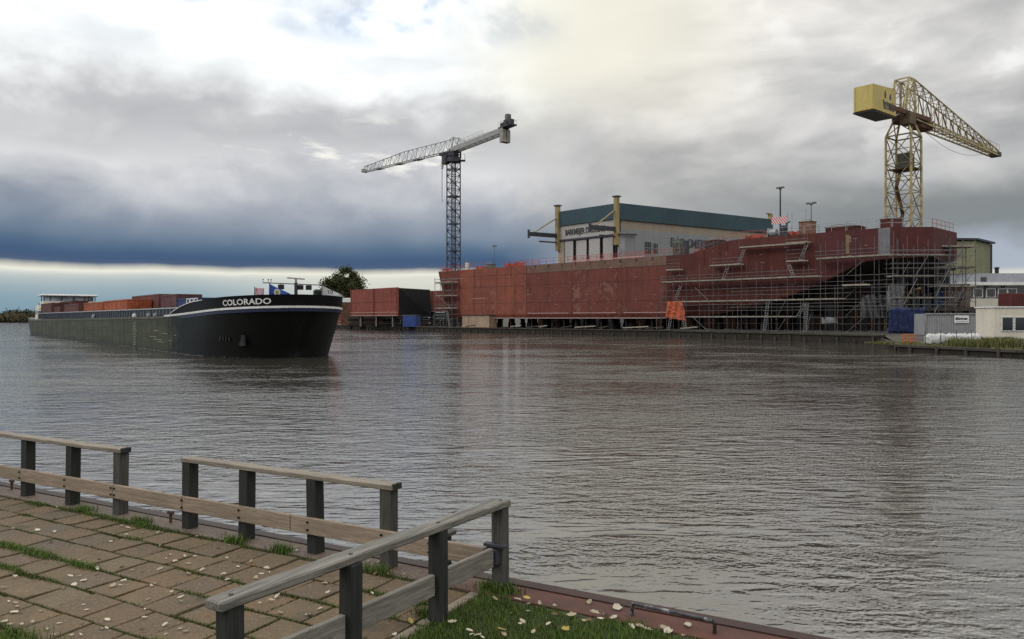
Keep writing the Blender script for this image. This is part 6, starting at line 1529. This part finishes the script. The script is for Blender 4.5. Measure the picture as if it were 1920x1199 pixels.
# ------------------------------------------------------------------ trees
def leafmat(name,stops):
    m,nt,b=new_mat(name); g=nt.nodes.new('ShaderNodeNewGeometry'); k=ramp(nt,E(nt,g.outputs['Random Per Island']),stops); nt.links.new(k,b.inputs['Base Color']); b.inputs['Roughness'].default_value=.65; b.inputs['Specular IOR Level'].default_value=.2
    return m
M['leaf_dark']=leafmat('leaf_dark',[(0,(.020,.030,.010)),(.5,(.040,.052,.016)),(.85,(.065,.070,.022)),(1,(.11,.085,.03))])
M['bark']=simple('bark',(.06,.045,.035),.9,0,.3,3)
def tree(lab,c,h,r,trunk_h,seed,n=5200,ls=.42,grp=None,squash=.8):
    rr=np.random.default_rng(seed); c=Vector(c); t=thing('tree',lab,'tree',c,grp)
    mb=MB(); mb.tube(c,c+up*trunk_h,.40*h/15,8,.26*h/15); cl=[]
    for k in range(9):
        a_=k*2.4+rr.uniform(0,1); e_=c+V(math.cos(a_)*r*.55*rr.uniform(.5,1.1),math.sin(a_)*r*.55*rr.uniform(.5,1.1),trunk_h+(h-trunk_h)*rr.uniform(.25,.85)); mb.tube(c+up*trunk_h*rr.uniform(.75,1.0),e_,.14*h/15,5,.04); cl.append(e_)
    mb.build('trunk',M['bark'],t)
    cc=c+up*(trunk_h+(h-trunk_h)*.5); hz_=(h-trunk_h)*.5; cen=[]
    for k in range(60):
        v=rr.normal(size=3); v/=np.linalg.norm(v); q=rr.uniform(.15,1)**.5*.84; cen.append(np.array(cc)+v*q*np.array([r,r,hz_]))
    per=n//60; P=[];
    for q in cen: P.append(q+rr.normal(size=(per,3))*np.array([r,r,r*.8])*.145*rr.uniform(.6,1.25))
    P=np.concatenate(P); N=len(P); d1=rr.normal(size=(N,3)); d1/=np.linalg.norm(d1,axis=1)[:,None]; d2=np.cross(d1,rr.normal(size=(N,3))); d2/=np.linalg.norm(d2,axis=1)[:,None]; s_=ls*rr.uniform(.5,1.2,N)[:,None]
    v=np.empty((N,4,3)); v[:,0]=P-d1*s_*.5; v[:,1]=P+d2*s_*.28; v[:,2]=P+d1*s_*.5; v[:,3]=P-d2*s_*.28
    mb=MB(); mb.v=[tuple(q) for q in v.reshape(-1,3)]; mb.f=[(4*i,4*i+1,4*i+2,4*i+3) for i in range(N)]; mb.build('crown',M['leaf_dark'],t); return t
tree('dark round tree behind the barge bow pennants left of the red blocks',at(645,252,GZ),19.0,7.0,4.0,3,24000,.72)
tree('small dark tree peeping over the far side of the barge bow',at(628,246,GZ),11.5,3.6,3,5,5200,.6)
# far shore: wood line that reads as one strip, nearer scrub in front
def scrub(name,x0,x1,d0_,d1_,hmin,hmax,n,m,ls,seed):
    rr=np.random.default_rng(seed); mb=MB()
    for k in range(n):
        d_=rr.uniform(d0_,d1_); x_=rr.uniform(x0,x1)*d_/d0_; r_=rr.uniform(.5,1)*hmax*.6; h_=rr.uniform(hmin,hmax); N=int(110)
        P=rr.normal(size=(N,3))*np.array([r_*.5,r_*.5,h_*.26])+np.array([x_,d_,GZ+h_*.5]); P[:,2]=np.maximum(P[:,2],GZ+.1)
        d1=rr.normal(size=(N,3)); d1/=np.linalg.norm(d1,axis=1)[:,None]; d2=np.cross(d1,rr.normal(size=(N,3))); d2/=np.linalg.norm(d2,axis=1)[:,None]; s_=ls*rr.uniform(.6,1.2,N)[:,None]
        v=np.stack([P-d1*s_,P+d2*s_*.6,P+d1*s_,P-d2*s_*.6],1); b=len(mb.v); mb.v+=[tuple(q) for q in v.reshape(-1,3)]; mb.f+=[(b+4*i,b+4*i+1,b+4*i+2,b+4*i+3) for i in range(N)]
    kind(mb.build(name,m),'stuff')
M['scrub']=leafmat('scrub_leaf',[(0,(.045,.045,.022)),(.5,(.075,.060,.028)),(1,(.11,.085,.035))])
M['far_leaf']=leafmat('far_leaf',[(0,(.020,.028,.022)),(1,(.045,.050,.035))])
scrub('reeds',-420,-300,566,640,3.5,6.5,260,M['scrub'],.9,1)
scrub('treeline',-470,-280,720,860,6,9.5,420,M['far_leaf'],1.5,2)
scrub('treeline_low',-250,-60,420,520,5,9,70,M['far_leaf'],1.2,4)
